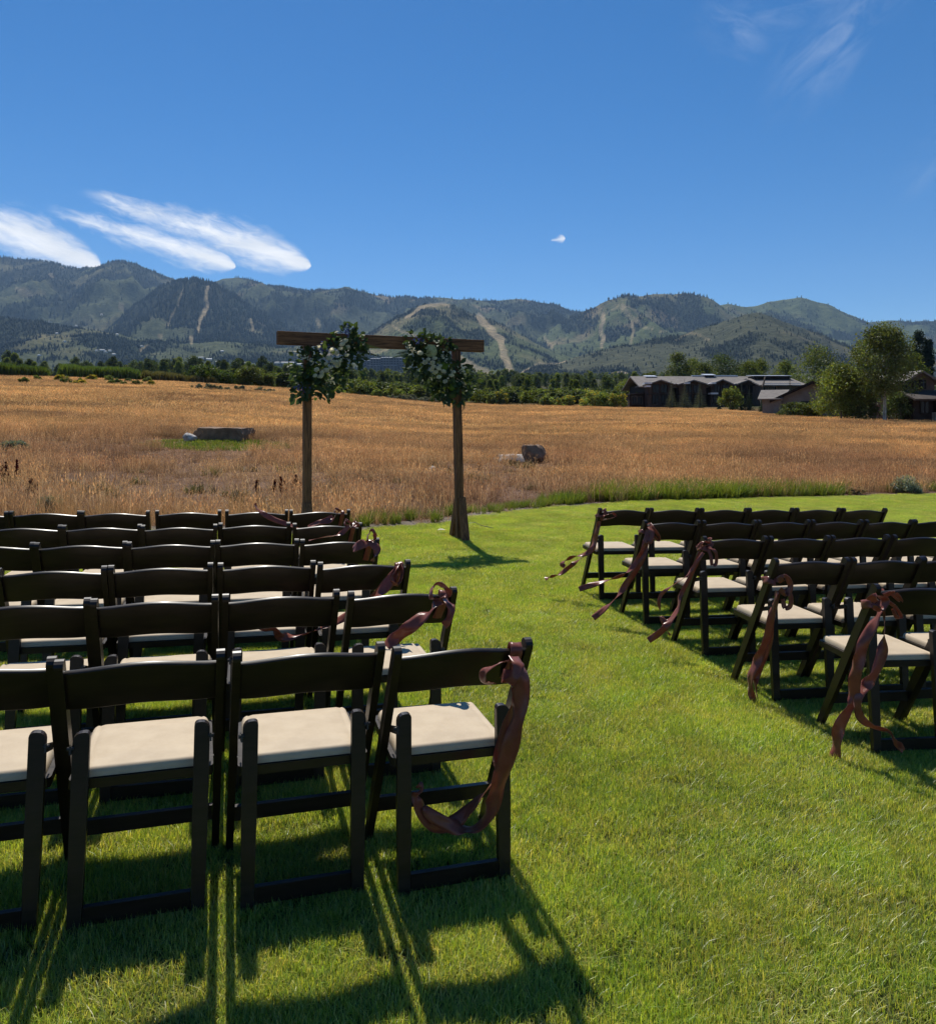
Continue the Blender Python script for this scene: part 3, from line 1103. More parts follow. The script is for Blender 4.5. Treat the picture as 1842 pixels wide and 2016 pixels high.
SKY_L = [(-260, 540), (-120, 512), (0, 508), (66, 508), (102, 516), (152, 528), (193, 531), (218, 521), (244, 516), (274, 521), (315, 539), (345, 551), (380, 560), (416, 556), (442, 549), (472, 549),
         (508, 555), (533, 564), (574, 569), (609, 572), (640, 572), (675, 568), (696, 575), (721, 577), (762, 583), (802, 585), (823, 590), (858, 588), (894, 591), (935, 594), (961, 595), (986, 591), (1012, 588), (1052, 594),
         (1093, 601), (1128, 613), (1160, 618), (1200, 625), (1300, 640)]
SKY_R = [(1120, 640), (1200, 625), (1300, 612), (1380, 606), (1416, 603), (1447, 603), (1482, 601), (1517, 592), (1548, 586), (1573, 584), (1603, 592), (1639, 605), (1669, 620), (1700, 632), (1720, 634), (1750, 630), (1790, 632), (1842, 633), (1960, 640), (2150, 660)]
LAYERS = [  # name, crest profile, crest distance, foot distance, seed, tree cover
    ('mountain_range', SKY_L, 6400, 3400, 101, .62, 'hazy forested mountain range along the left and centre skyline'),
    ('mountain_range', SKY_R, 5900, 3600, 202, .42, 'rounded green mountain on the right skyline'),
    ('mountain', [(1030, 690), (1060, 662), (1100, 635), (1150, 613), (1184, 598), (1214, 589), (1234, 583), (1265, 582), (1295, 577), (1315, 576), (1356, 577), (1386, 587), (1416, 602), (1450, 622), (1490, 650), (1560, 690)], 4900, 2900, 303, .34, 'green mountain with two pale ski runs right of centre'),
    ('mountain', [(120, 690), (200, 645), (260, 606), (300, 576), (330, 560), (350, 551), (386, 548), (420, 558), (470, 585), (510, 612), (560, 640), (620, 668), (680, 700)], 4700, 2700, 404, .72, 'dark wooded mountain with two ski runs on the left'),
    ('mountain', [(620, 700), (690, 672), (736, 655), (770, 636), (800, 618), (830, 603), (860, 597), (884, 599), (912, 610), (941, 621), (1012, 653), (1083, 688), (1123, 703), (1200, 738)], 3700, 2200, 505, .42, 'central hill with a broad bare ski run'),
    ('mountain', [(-300, 590), (-100, 612), (0, 622), (60, 628), (130, 640), (200, 652), (280, 668), (360, 676), (440, 672), (520, 676), (580, 688), (640, 684), (720, 690), (800, 705), (900, 728)], 3100, 1950, 606, .5, 'low wooded foothills at the left'),
    ('hill', [(960, 748), (1032, 730), (1103, 711), (1174, 693), (1239, 680), (1305, 663), (1366, 650), (1416, 635), (1462, 622), (1492, 620), (1517, 625), (1558, 640), (1618, 660), (1669, 683), (1700, 692), (1770, 702), (1860, 706), (2100, 715)], 2500, 1500, 707, .30, 'scrubby rounded hill in front of the right mountains'),
]


def build_mountains():
    pts_all, scl_all = [], []
    r = np.random.default_rng(77)
    for name, prof, Dc, Df, seed, cover, label in LAYERS:
        P = np.array(prof, float)
        x0, x1 = P[0, 0], P[-1, 0]
        nx = int((x1 - x0) / 2.6)
        nt = 64
        px = np.linspace(x0, x1, nx)
        pc = np.interp(px, P[:, 0], P[:, 1])
        ker = np.exp(-np.linspace(-2, 2, 13) ** 2)
        ker /= ker.sum()
        pc = np.convolve(np.pad(pc, 6, 'edge'), ker, 'valid')
        pc = pc - (fbm(px * .035, px * 0 + seed, seed, 4) - .5) * 7
        t1 = np.linspace(0, 1, nt)
        tb = np.array([1.06, 1.15, 1.3])
        T = np.concatenate([t1, tb])
        PX, TT = np.meshgrid(px, T, indexing='ij')
        PC = np.repeat(pc[:, None], len(T), 1)
        D = Df + (Dc - Df) * np.minimum(TT, 1.0) + (Dc - Df) * .8 * np.maximum(TT - 1, 0)
        D = D * (1 + .05 * (fbm(PX * .01, PX * 0 + .5, seed + 3, 3) - .5))
        X = (PX - CX) / F * D
        zf = EYE + (HZ - 752) / F * Df - 12
        zc = EYE + (HZ - PC) / F * Dc
        g = np.minimum(TT, 1) ** 1.25
        Z = zf + (zc - zf) * g
        rel = np.maximum(zc - zf, 0)
        sp = ridged(X / 620.0, D / 1500.0, seed, 4) - .55
        sp2 = fbm(X / 160.0, D / 260.0, seed + 5, 4) - .5
        env = np.clip(4 * np.minimum(TT, 1) * (1 - np.minimum(TT, 1)), 0, 1) ** .8
        Z = Z + env * rel * (.46 * sp + .15 * sp2)
        Z = np.where(TT > 1, zc - (TT - 1) * rel * 1.5 - 5, Z)
        PY = HZ - (Z - EYE) / D * F
        # colours: scrub green, tan clearings, dark conifer ground
        a = fbm(X / 420.0, D / 700.0, seed + 11, 5)
        b2 = fbm(X / 170.0, D / 260.0, seed + 15, 5)
        scrub = np.array([.072, .082, .046]) if seed in (101, 404, 606) else np.array([.066, .070, .046]) if seed == 707 else np.array([.080, .096, .046])
        pale = np.array([.15, .13, .075])
        forest = np.array([.012, .020, .016])
        c = scrub + (pale - scrub) * (sstep(a, .5, .72) * .8)[..., None]
        fo = sstep(b2 * .6 + a * .25 + .30 * (cover - .5) - .12 * sp, .36, .47)
        c = c + (forest - c) * (fo * .85)[..., None]
        tan = sstep(fbm(X / 240.0, D / 300.0, seed + 25, 4), .66, .76) * sstep(TT, .25, .9) * (.8 if seed in (101, 303) else .35)
        c = c + (np.array([.22, .165, .105]) - c) * (tan * .7)[..., None]
        ru = run_mask(PX, PY)
        c = c + (np.array([.32, .25, .165]) - c) * ru[..., None]
        n, k = PX.shape
        V = np.stack([X, D, Z], -1).reshape(-1, 3)
        i, j = np.meshgrid(np.arange(n - 1), np.arange(k - 1), indexing='ij')
        Q = np.stack([i * k + j, (i + 1) * k + j, (i + 1) * k + j + 1, i * k + j + 1], -1).reshape(-1, 4)
        o = link(name, np_mesh(name, V, Q, M['mountain'], c.reshape(-1, 3), True))
        tag(o, label, None, None, 'structure')
        # conifers
        nt_ = int(nx * 60)
        ii = r.random(nt_) * (n - 1.001)
        jj = r.random(nt_) * (nt - 1.001)
        crest = r.random(nt_) < .04
        jj = np.where(crest, (nt - 1) * (1 - .03 * r.random(nt_)), jj)
        fi, fj = ii.astype(int), jj.astype(int)
        fj = np.minimum(fj, nt - 1)
        w1 = ii - fi
        w2 = jj - fj

        def sample(G):
            return (G[fi, fj] * (1 - w1) + G[fi + 1, fj] * w1) * (1 - w2) + (G[fi, fj + 1] * (1 - w1) + G[fi + 1, fj + 1] * w1) * w2
        keep = (r.random(nt_) < sample(fo) * .9 + .05) & (sample(ru) < .12)
        q = np.stack([sample(X), sample(D), sample(Z) - 1.0], 1)[keep]
        hts = (8.5 + 12.0 * r.random(len(q)) ** 1.5) * (.8 + .6 * (Dc > 4000)) * np.where(crest[keep], .85, 1)
        pts_all.append(q)
        scl_all.append(np.stack([hts * .24, hts * .24, hts], 1) * (1.0 if Dc > 3000 else .8))
    pts = np.concatenate(pts_all)
    scl = np.concatenate(scl_all)
    protos = []
    for k in range(3):
        V, Fc = [], []
        sides = 6
        for tier, (z0, z1, rr) in enumerate([(0.0, .62, 1.0), (.35, 1.0, .68)]):
            o0 = len(V)
            for s_ in range(sides):
                a_ = 2 * math.pi * (s_ + .5 * tier) / sides
                q_ = rr * (.75 + .5 * r.random())
                V.append((q_ * math.cos(a_), q_ * math.sin(a_), z0 + .06 * r.random()))
            V.append((0, 0, z1))
            for s_ in range(sides):
                Fc.append((o0 + s_, o0 + (s_ + 1) % sides, o0 + sides))
        protos.append(np_mesh('mountain_tree', np.array(V), np.array(Fc), M['needle_far'], np.full((len(V), 3), 1.0)))
    n = len(pts)
    rot = np.stack([np.zeros(n), np.zeros(n), r.random(n) * 6.283], 1)
    scatter('mountain_forest', pts, rot, scl, r.integers(0, 3, n), protos, 'dark conifer forest covering the mountain slopes')


build_mountains()


# ------------------------------------------------------------------ trees and shrubs
def leaf_cloud(centres, radii, n_each, size, r, flat=.9, tone=(.8, 1.25), aspect=.6, up=0.0):
    """leaf-sized faces spread through clumps; returns V, Q, colours"""
    centres = np.asarray(centres, float)
    radii = np.asarray(radii, float)
    n_each = np.broadcast_to(np.asarray(n_each), (len(centres),))
    idx = np.repeat(np.arange(len(centres)), n_each)
    n = len(idx)
    d = r.normal(0, 1, (n, 3))
    d /= np.linalg.norm(d, axis=1)[:, None]
    rr = r.random(n) ** .45
    P = centres[idx] + d * (rr * (radii[idx] if radii.ndim == 1 else 1))[:, None] * (1 if radii.ndim == 1 else radii[idx]) * np.array([1, 1, flat])
    nrm = d * .6 + r.normal(0, 1, (n, 3)) * .7 + np.array([0, 0, up])
    nrm /= np.linalg.norm(nrm, axis=1)[:, None]
    a = np.cross(nrm, r.normal(0, 1, (n, 3)))
    a /= np.linalg.norm(a, axis=1)[:, None]
    b = np.cross(nrm, a)
    s = size * (.6 + .8 * r.random(n))[:, None]
    V = np.concatenate([P - a * s * .5, P + b * s * .5 * aspect, P + a * s * .5, P - b * s * .5 * aspect])
    i = np.arange(n)
    Q = np.stack([i, i + n, i + 2 * n, i + 3 * n], 1)
    ct = tone[0] + (tone[1] - tone[0]) * r.random(len(centres))
    C = ct[idx][:, None] * (.75 + .5 * r.random((n, 1))) * np.ones((1, 3))
    C = C * (np.array([1, 1, 1]) + r.normal(0, .07, (n, 3)))
    return V, Q, np.tile(C, (4, 1))


def crown_clumps(kind, h, w, r, n):
    """clump centres and sizes for a crown of height h and width w, base at zero"""
    cs, rs = [], []
    for k in range(n):
        for _ in range(40):
            u = r.random()
            th = r.random() * 6.283
            if kind == 'round':
                z = .18 + .80 * u
                prof = math.sin(math.pi * min(1, max(0, (z - .10) / .92)) ** .8) ** .65
            elif kind == 'oval':
                z = .06 + .92 * u
                prof = math.sin(math.pi * min(1, max(0, (z + .04) / 1.06)) ** .8) ** .8
            elif kind == 'lifted':
                z = .33 + .65 * u
                prof = math.sin(math.pi * min(1, max(0, (z - .20) / .86)) ** .8) ** .75
            elif kind == 'column':
                z = .05 + .93 * u
                prof = (math.sin(math.pi * min(1, (z + .04) / 1.05)) ** .6)
            else:      # bush
                z = .12 + .72 * u
                prof = math.sqrt(max(0, 1 - ((z - .35) / .62) ** 2))
            q = prof * math.sqrt(r.random()) * .5 * w
            if q < .5 * w:
                break
        cs.append((q * math.cos(th), q * math.sin(th) , z * h))
        rs.append((.13 + .12 * r.random()) * (min(w, h) if kind != 'column' else w * 1.6) * (1.2 if kind == 'bush' else 1.0))
    return np.array(cs), np.array(rs)


def trunk_mesh(h, r0, crown_c, r, mat, n_limbs=7, stems=1):
    Vs, Fs, off = [], [], 0
    for s_ in range(stems):
        bx, by = (r.normal(0, r0 * 1.6, 2) if stems > 1 else (0, 0))
        tx, ty = r.normal(0, .04 * h, 2)
        pts = [(bx + tx * t_ * t_, by + ty * t_ * t_, h * t_ - .15 * (t_ == 0)) for t_ in np.linspace(0, 1, 6)]
        rd = [r0 * (1 - .82 * t_) for t_ in np.linspace(0, 1, 6)]
        V, Fc = tube_arrays(pts, rd, 7)
        Vs.append(V)
        Fs.append(Fc + off)
        off += len(V)
        for k in range(n_limbs):
            c = crown_c[r.integers(0, len(crown_c))]
            t_ = .3 + .6 * r.random()
            a = np.array([bx + tx * t_ * t_, by + ty * t_ * t_, min(h * t_, c[2] * .9)])
            tt = a[2] / h
            mid = (a + c) / 2 + np.array([0, 0, -.04 * h])
            V, Fc = tube_arrays([a, mid, c], [r0 * .42 * (1 - .6 * tt), r0 * .25 * (1 - .5 * tt), r0 * .08], 5)
            Vs.append(V)
            Fs.append(Fc + off)
            off += len(V)
    return np_mesh('trunk', np.concatenate(Vs), np.concatenate(Fs), mat, None, True)


def make_tree(name, loc, h, w, kind, mat, label, cat='tree', group=None, clumps=40, per=60, leaf=.3, seed=1, bark='bark', stems=1, r0=None, flat=.9, tone=(.7, 1.3), trunk=True, bloom=None):
    r = np.random.default_rng(seed)
    root = empty(name, loc, 0, label, cat, group)
    cs, rs = crown_clumps(kind, h, w, r, clumps)
    V, Q, C = leaf_cloud(cs, rs, per, leaf, r, flat, tone)
    V[:, 2] = np.maximum(V[:, 2], .03)
    o = link('foliage' if kind == 'bush' else 'crown', np_mesh('crown', V, Q, mat, C), root)
    o['kind'] = 'stuff'
    if trunk:
        link('trunk' if kind != 'bush' else 'stem', trunk_mesh(h * (.78 if kind != 'bush' else .5), r0 or h * .02, cs, r, M[bark], 9 if kind != 'bush' else 4, stems), root)
    if bloom:
        up = cs[:, 2] > .35 * h
        b_c = cs[up] + np.array([0, 0, .0]) + (cs[up] - np.array([0, 0, h * .3])) * .22
        V, Q, C = leaf_cloud(b_c, rs[up] * .75, bloom[1], leaf * .9, r, .6)
        o = link('blossom', np_mesh('blossom', V, Q, bloom[0], C), root)
        o['kind'] = 'stuff'
    return root


def conifer_parts(h, w, r, mat, leaf=.35, tiers=15):
    V, Q, C = [], [], []
    off = 0
    for k in range(tiers):
        t_ = (k + .3 * r.random()) / tiers
        z = h * (.05 + .93 * t_)
        rad_ = .5 * w * (1 - t_) ** 1.05
        nb = max(4, int(11 * (1 - t_) + 4))
        for b_ in range(nb):
            a_ = 6.283 * (b_ + r.random()) / nb
            L = rad_ * (.7 + .5 * r.random())
            ns = max(3, int(L / (leaf * .30)))
            for s_ in range(ns):
                f = (s_ + .6) / ns
                for side in (-1, 1):
                    cx, cy_ = math.cos(a_) * L * f, math.sin(a_) * L * f
                    zz = z - L * f * .35 + .10 * L * f * f
                    sp = leaf * (.6 + .5 * r.random()) * (1.1 - .5 * f) * (1.05 - .75 * t_)
                    da = a_ + side * (.7 + .4 * r.random())
                    ex, ey = cx + math.cos(da) * sp, cy_ + math.sin(da) * sp
                    ez = zz - sp * (.15 + .35 * r.random())
                    wv = sp * .22
                    V += [(cx, cy_, zz + wv), (cx, cy_, zz - wv), (ex, ey, ez)]
                    Q.append((off, off + 1, off + 2))
                    off += 3
                    tn_ = .6 + .7 * r.random()
                    C += [(tn_, tn_, tn_)] * 3
    return np_mesh('crown', np.array(V), np.array(Q), mat, np.array(C))


def make_conifer(name, loc, h, w, mat, label, group=None, seed=1, leaf=.35, tiers=15):
    r = np.random.default_rng(seed)
    root = empty(name, loc, 0, label, 'tree', group)
    o = link('crown', conifer_parts(h, w, r, mat, leaf, tiers), root)
    o['kind'] = 'stuff'
    V, Fc = tube_arrays([(0, 0, -.2), (0, 0, h * .95)], [h * .018, h * .004], 7)
    link('trunk', np_mesh('trunk', V, Fc, M['bark']), root)
    return root


def copy_tree(src, loc, rz=0.0, scale=None, label=None, group=None):
    c = src.copy()
    COL.objects.link(c)
    c.location = loc
    c.rotation_euler = (0, 0, rz)
    if scale:
        c.scale = scale
    if label:
        c['label'] = label
    if group:
        c['group'] = group
    for ch in list(src.children):
        k = ch.copy()
        COL.objects.link(k)
        k.parent = c
        for g in list(ch.children):
            k2 = g.copy()
            COL.objects.link(k2)
            k2.parent = k
    return c


def gz(x, y):
    return float(terrain(x, y))


def stand(px, Y, dz=0.0):
    x = (px - CX) / F * Y
    return Vector((x, Y, gz(x, Y) + dz))


def h_for(px_top, loc):
    """height that brings a top to a photo row"""
    return EYE - (px_top - HZ) / F * loc.y - loc.z


# right side: big tree by the house
L = stand(1737, 76)
make_tree('cottonwood_tree', L, h_for(646, L), 5.8, 'lifted', M['leaf_dec'], 'tall cottonwood with pale twin trunks beside the right-hand house', clumps=170, per=105, leaf=.20, seed=4, bark='bark_pale', stems=2, r0=.085, tone=(.4, 1.35))
L = stand(1655, 80)
make_tree('willow_tree', L, h_for(722, L), 5.4, 'round', M['leaf_light'], 'bushy light green willow left of the tall cottonwood', clumps=120, per=110, leaf=.21, seed=6, tone=(.7, 1.6), r0=.12)
L = stand(1692, 80)
make_tree('willow_tree', L, h_for(745, L), 3.2, 'bush', M['leaf_dec'], 'dark shrubby tree between the willow and the cottonwood', clumps=40, per=120, leaf=.22, seed=16, tone=(.5, .95), r0=.1)
L = stand(1772, 79)
make_tree('dark_shrub', L, h_for(765, L), 3.2, 'bush', M['leaf_dark'], 'dark shrub at the foot of the cottonwood by the house', 'shrub', clumps=40, per=110, leaf=.2, seed=26, tone=(.6, 1.2), r0=.08)
L = stand(1560, 92)
make_tree('willow_shrub', L, h_for(790, L), 3.4, 'bush', M['leaf_dec'], 'grey green shrub in front of the gabled garage wall', 'shrub', clumps=34, per=110, leaf=.2, seed=36, tone=(.6, 1.1), r0=.06)
L = stand(1592, 90)
make_tree('willow_shrub', L, h_for(792, L), 2.4, 'bush', M['leaf_light'], 'lighter shrub at the right end of the garage wall', 'shrub', clumps=26, per=100, leaf=.2, seed=37, tone=(.45, .8), r0=.06)
for i, (px, top, Y, w, lab) in enumerate([(1808, 651, 150, 2.5, 'dark slender poplar, taller one of the pair behind the house'), (1826, 668, 150, 2.0, 'dark slender poplar, shorter one of the pair behind the house')]):
    L = stand(px, Y)
    make_tree('poplar_tree', L, h_for(top, L), w, 'column', M['leaf_poplar'], lab, clumps=110, per=70, leaf=.3, seed=50 + i, tone=(.7, 1.2), r0=.2)
for i, (px, top, Y, w, kind, mt, lab) in enumerate([
        (1606, 688, 150, 6.5, 'oval', 'leaf_dec', 'full aspen behind the gabled garage roof'),
        (1335, 698, 190, 5.2, 'oval', 'leaf_dec', 'tall aspen behind the left end of the lodge roof'),
        (1362, 708, 195, 4.5, 'oval', 'leaf_light', 'pale aspen next to the tall one behind the lodge'),
        (1420, 702, 195, 7.0, 'round', 'leaf_dark', 'broad dark tree behind the lodge cupola'),
        (1385, 716, 185, 4.5, 'oval', 'leaf_dec', 'slim aspen left of the broad dark tree behind the lodge'),
        (1473, 714, 200, 5.0, 'oval', 'leaf_light', 'light aspen behind the right end of the lodge roof'),
        (1497, 709, 205, 4.0, 'oval', 'leaf_light', 'aspen with tawny leaves behind the lodge roof end'),
        (1545, 714, 200, 4.5, 'oval', 'leaf_light', 'light aspen behind the long roofed second building'),
        (1790, 700, 110, 3.2, 'oval', 'leaf_light', 'small light tree between the cottonwood and the poplars'),
        (1245, 748, 175, 5.0, 'round', 'leaf_light', 'light round tree at the left end of the lodge'),
        (1278, 738, 195, 4.5, 'oval', 'leaf_dec', 'aspen rising over the left corner of the lodge')]):
    L = stand(px, Y)
    make_tree('aspen_tree', L, h_for(top, L), w * 1.55, kind, M[mt], lab, clumps=130, per=60, leaf=.34, seed=70 + i, bark='bark_pale', tone=(.55, 1.2), r0=.14)
for i, (px, top, Y, w, mt, lab) in enumerate([
        (1321, 747, 128, 2.5, 'needle', 'grey spruce, leftmost of three before the lodge'),
        (1347, 744, 127, 2.6, 'needle', 'grey spruce, middle of three before the lodge'),
        (1377, 747, 126, 2.7, 'needle', 'grey spruce, rightmost of three before the lodge'),
        (1459, 748, 122, 2.3, 'needle_green', 'tall slim spruce behind the bright lime bush'),
        (1474, 756, 121, 2.0, 'needle_green', 'spruce beside the slim one at the lodge corner'),
        (1554, 738, 118, 2.4, 'needle_green', 'dark spruce in front of the second building'),
        (1500, 782, 112, 1.7, 'needle_green', 'low spruce left of the gabled garage'),
        (1574, 714, 190, 3.0, 'needle_green', 'distant dark spruce peak right of the second building'),
        (1415, 795, 116, 1.5, 'needle_green', 'tiny young spruce at the meadow edge before the lodge'),
        (1441, 791, 115, 1.5, 'needle_green', 'small young spruce under the lime bush')]):
    L = stand(px, Y)
    make_conifer('spruce_tree', L, h_for(top, L), w, M[mt], lab, None, 100 + i, .26, 21)
L = stand(1436, 119)
make_tree('lime_bush', L, h_for(765, L), 3.6, 'round', M['leaf_light'], 'bright lime bush before the dark lodge wall', 'shrub', clumps=34, per=90, leaf=.28, seed=91, tone=(.8, 1.4), r0=.07)

# shrubs along the far meadow edge, centre
for i, (px, top, base, w, mt, bl, lab) in enumerate([
        (1215, 775, 798, 36, 'leaf_light', True, 'bright yellow green round bush nearest the lodge on the meadow edge'),
        (1165, 766, 797, 40, 'leaf_dec', True, 'large yellowish bush left of the brightest round one'),
        (1190, 770, 795, 30, 'leaf_light', False, 'green bush squeezed between two larger bushes on the meadow edge'),
        (1112, 777, 796, 34, 'leaf_dec', True, 'low green bush with yellow top right of the arch'),
        (1076, 779, 796, 24, 'leaf_dec', False, 'small dark green bush right of the arch'),
        (984, 768, 794, 24, 'leaf_dec', True, 'bush with yellow top just right of the arch flowers'),
        (968, 772, 793, 18, 'leaf_dec', False, 'dark bush touching the yellow topped one by the arch flowers'),
        (787, 764, 783, 22, 'leaf_light', False, 'round green bush framed by the arch'),
        (742, 766, 780, 18, 'leaf_light', False, 'pale bush framed by the arch near its left post'),
        (760, 768, 780, 12, 'leaf_dec', False, 'little bush between two rounder ones inside the arch'),
        (669, 762, 776, 20, 'leaf_light', False, 'bright bush beside the left arch post')]):
    Y = float(np.interp(px, EX, EDD)) - 2
    L = stand(px, Y)
    hh = h_for(top, L)
    make_tree('meadow_bush', L, max(hh, 1.2), w / F * Y, 'bush', M[mt], lab, 'bush', None, 30, 70, .3, 200 + i, tone=(1.0, 1.7), r0=.05, bloom=(M['bloom_yellow'], 16) if bl else None)
for i, px in enumerate([770, 790, 812, 826, 842, 853]):
    Y = float(np.interp(px, EX, EDD)) - 8
    L = stand(px, Y)
    make_tree('sage_bush', L, 1.1 + .3 * (i % 3), 2.2, 'bush', M['sage'], 'low grey sage bush in the row beneath the right flowers', 'bush', 'grey sage bushes seen through the arch', 22, 60, .22, 230 + i, tone=(.7, 1.1), trunk=True, r0=.04)

# rabbitbrush on the left rise
for i, (px, py, w, hgt, y, lab) in enumerate([
        (46, 758, 17, 12, 0, 'dark round shrub, leftmost on the rise at the left'), (75, 752, 13, 10, 0, 'small shrub second from the left on the rise'),
        (121, 753, 22, 12, 1, 'yellow flowering shrub, upper left of the golden cluster'), (131, 759, 20, 12, 0, 'green shrub below the upper left yellow one'),
        (155, 760, 27, 14, 1, 'deep yellow shrub, brightest of the golden cluster'), (184, 752, 22, 11, 1, 'pale yellow shrub right of the golden cluster'),
        (214, 754, 18, 13, 0, 'upright green shrub in the middle of the rise'), (231, 758, 14, 10, 0, 'grey green shrub before the second reed bed, left one'),
        (221, 760, 14, 9, 0, 'low grey shrub below the upright green one'), (244, 761, 12, 7, 0, 'tiny grey shrub in the middle of the rise'),
        (252, 756, 14, 8, 0, 'faint grey shrub right of the tiny one'), (270, 760, 18, 9, 0, 'wide low shrub left of the last yellow one'),
        (290, 757, 18, 13, 0, 'green shrub behind the last yellow one'), (297, 761, 14, 8, 1, 'small yellow shrub, rightmost on the rise')]):
    L = hit(px, py, 40, 300)
    make_tree('rabbitbrush', L, (hgt + 3) / F * L.y, w / F * L.y * 1.1, 'bush', M['leaf_dec' if not y else 'leaf_light'], lab, 'shrub', None, 26, 80, .13, 300 + i, tone=(.9, 1.5), r0=.03, bloom=(M['bloom_yellow'], 60) if y else None)


# reed beds along the left skyline
def reed_bed(name, x0, x1, top0, top1, mat, label, seed, Yoff=3, wid=.07, dens=55, depth=7):
    r = np.random.default_rng(seed)
    n = int((x1 - x0) * dens)
    px = x0 + (x1 - x0) * r.random(n)
    De = np.interp(px, EX, EDD)
    Y = De + Yoff + depth * r.random(n)
    X = (px - CX) / F * Y
    Z = terrain(X, Y)
    top = np.interp(px, [x0, x1], [top0, top1]) + 3.5 * (fbm(px * .06, px * 0, seed, 3) - .5) * 2
    Hh = (EYE - (top - HZ) / F * Y - Z) * (.78 + .3 * r.random(n))
    ends = np.minimum(1, np.minimum(px - x0, x1 - px) / 12 + .35)
    Hh = np.maximum(Hh * ends, .5)
    th = r.random(n) * 6.283
    ln = r.normal(0, .10, (n, 2)) * Hh[:, None]
    w = wid * (.7 + .6 * r.random(n))
    a = np.stack([X - np.cos(th) * w, Y - np.sin(th) * w, Z], 1)
    b = np.stack([X + np.cos(th) * w, Y + np.sin(th) * w, Z], 1)
    m1 = np.stack([X + ln[:, 0] * .4 - np.cos(th) * w, Y + ln[:, 1] * .4 - np.sin(th) * w, Z + Hh * .55], 1)
    m2 = np.stack([X + ln[:, 0] * .4 + np.cos(th) * w, Y + ln[:, 1] * .4 + np.sin(th) * w, Z + Hh * .55], 1)
    tp = np.stack([X + ln[:, 0], Y + ln[:, 1], Z + Hh], 1)
    i = np.arange(n)
    Q = np.stack([i, i + n, i + 3 * n, i + 2 * n], 1)
    T = np.stack([i + 2 * n, i + 3 * n, i + 4 * n], 1)
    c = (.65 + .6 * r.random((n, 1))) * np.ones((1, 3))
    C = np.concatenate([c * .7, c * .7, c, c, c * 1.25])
    o = link(name, np_mesh(name, np.concatenate([a, b, m1, m2, tp]), [Q, T], mat, C))
    tag(o, label, None, None, 'stuff')


reed_bed('reeds', -60, 98, 712, 722, M['reed'], 'green reeds at the far left skyline', 401)
reed_bed('reeds', 113, 280, 718, 726, M['reed'], 'long green reed bed on the left skyline', 402)
reed_bed('reeds', 276, 432, 727, 745, M['reed_brown'], 'brownish reeds sloping down to the right', 403)
for i, (px, top, w, lab) in enumerate([(400, 718, 60, 'bright willow thicket, left of the pair on the left skyline'), (438, 730, 50, 'low willow thicket beside the bright one'), (490, 721, 58, 'rounded willow thicket, right of the pair on the left skyline'), (520, 735, 36, 'small willow thicket nearest the arch on the left skyline')]):
    Y = float(np.interp(px, EX, EDD)) + 6
    L = stand(px, Y)
    make_tree('willow_thicket', L, h_for(top, L), w / F * Y, 'bush', M['reed' if i < 2 else 'leaf_dec'], lab, 'bush', None, 60, 90, .3, 420 + i, tone=(.7, 1.2), r0=.06)


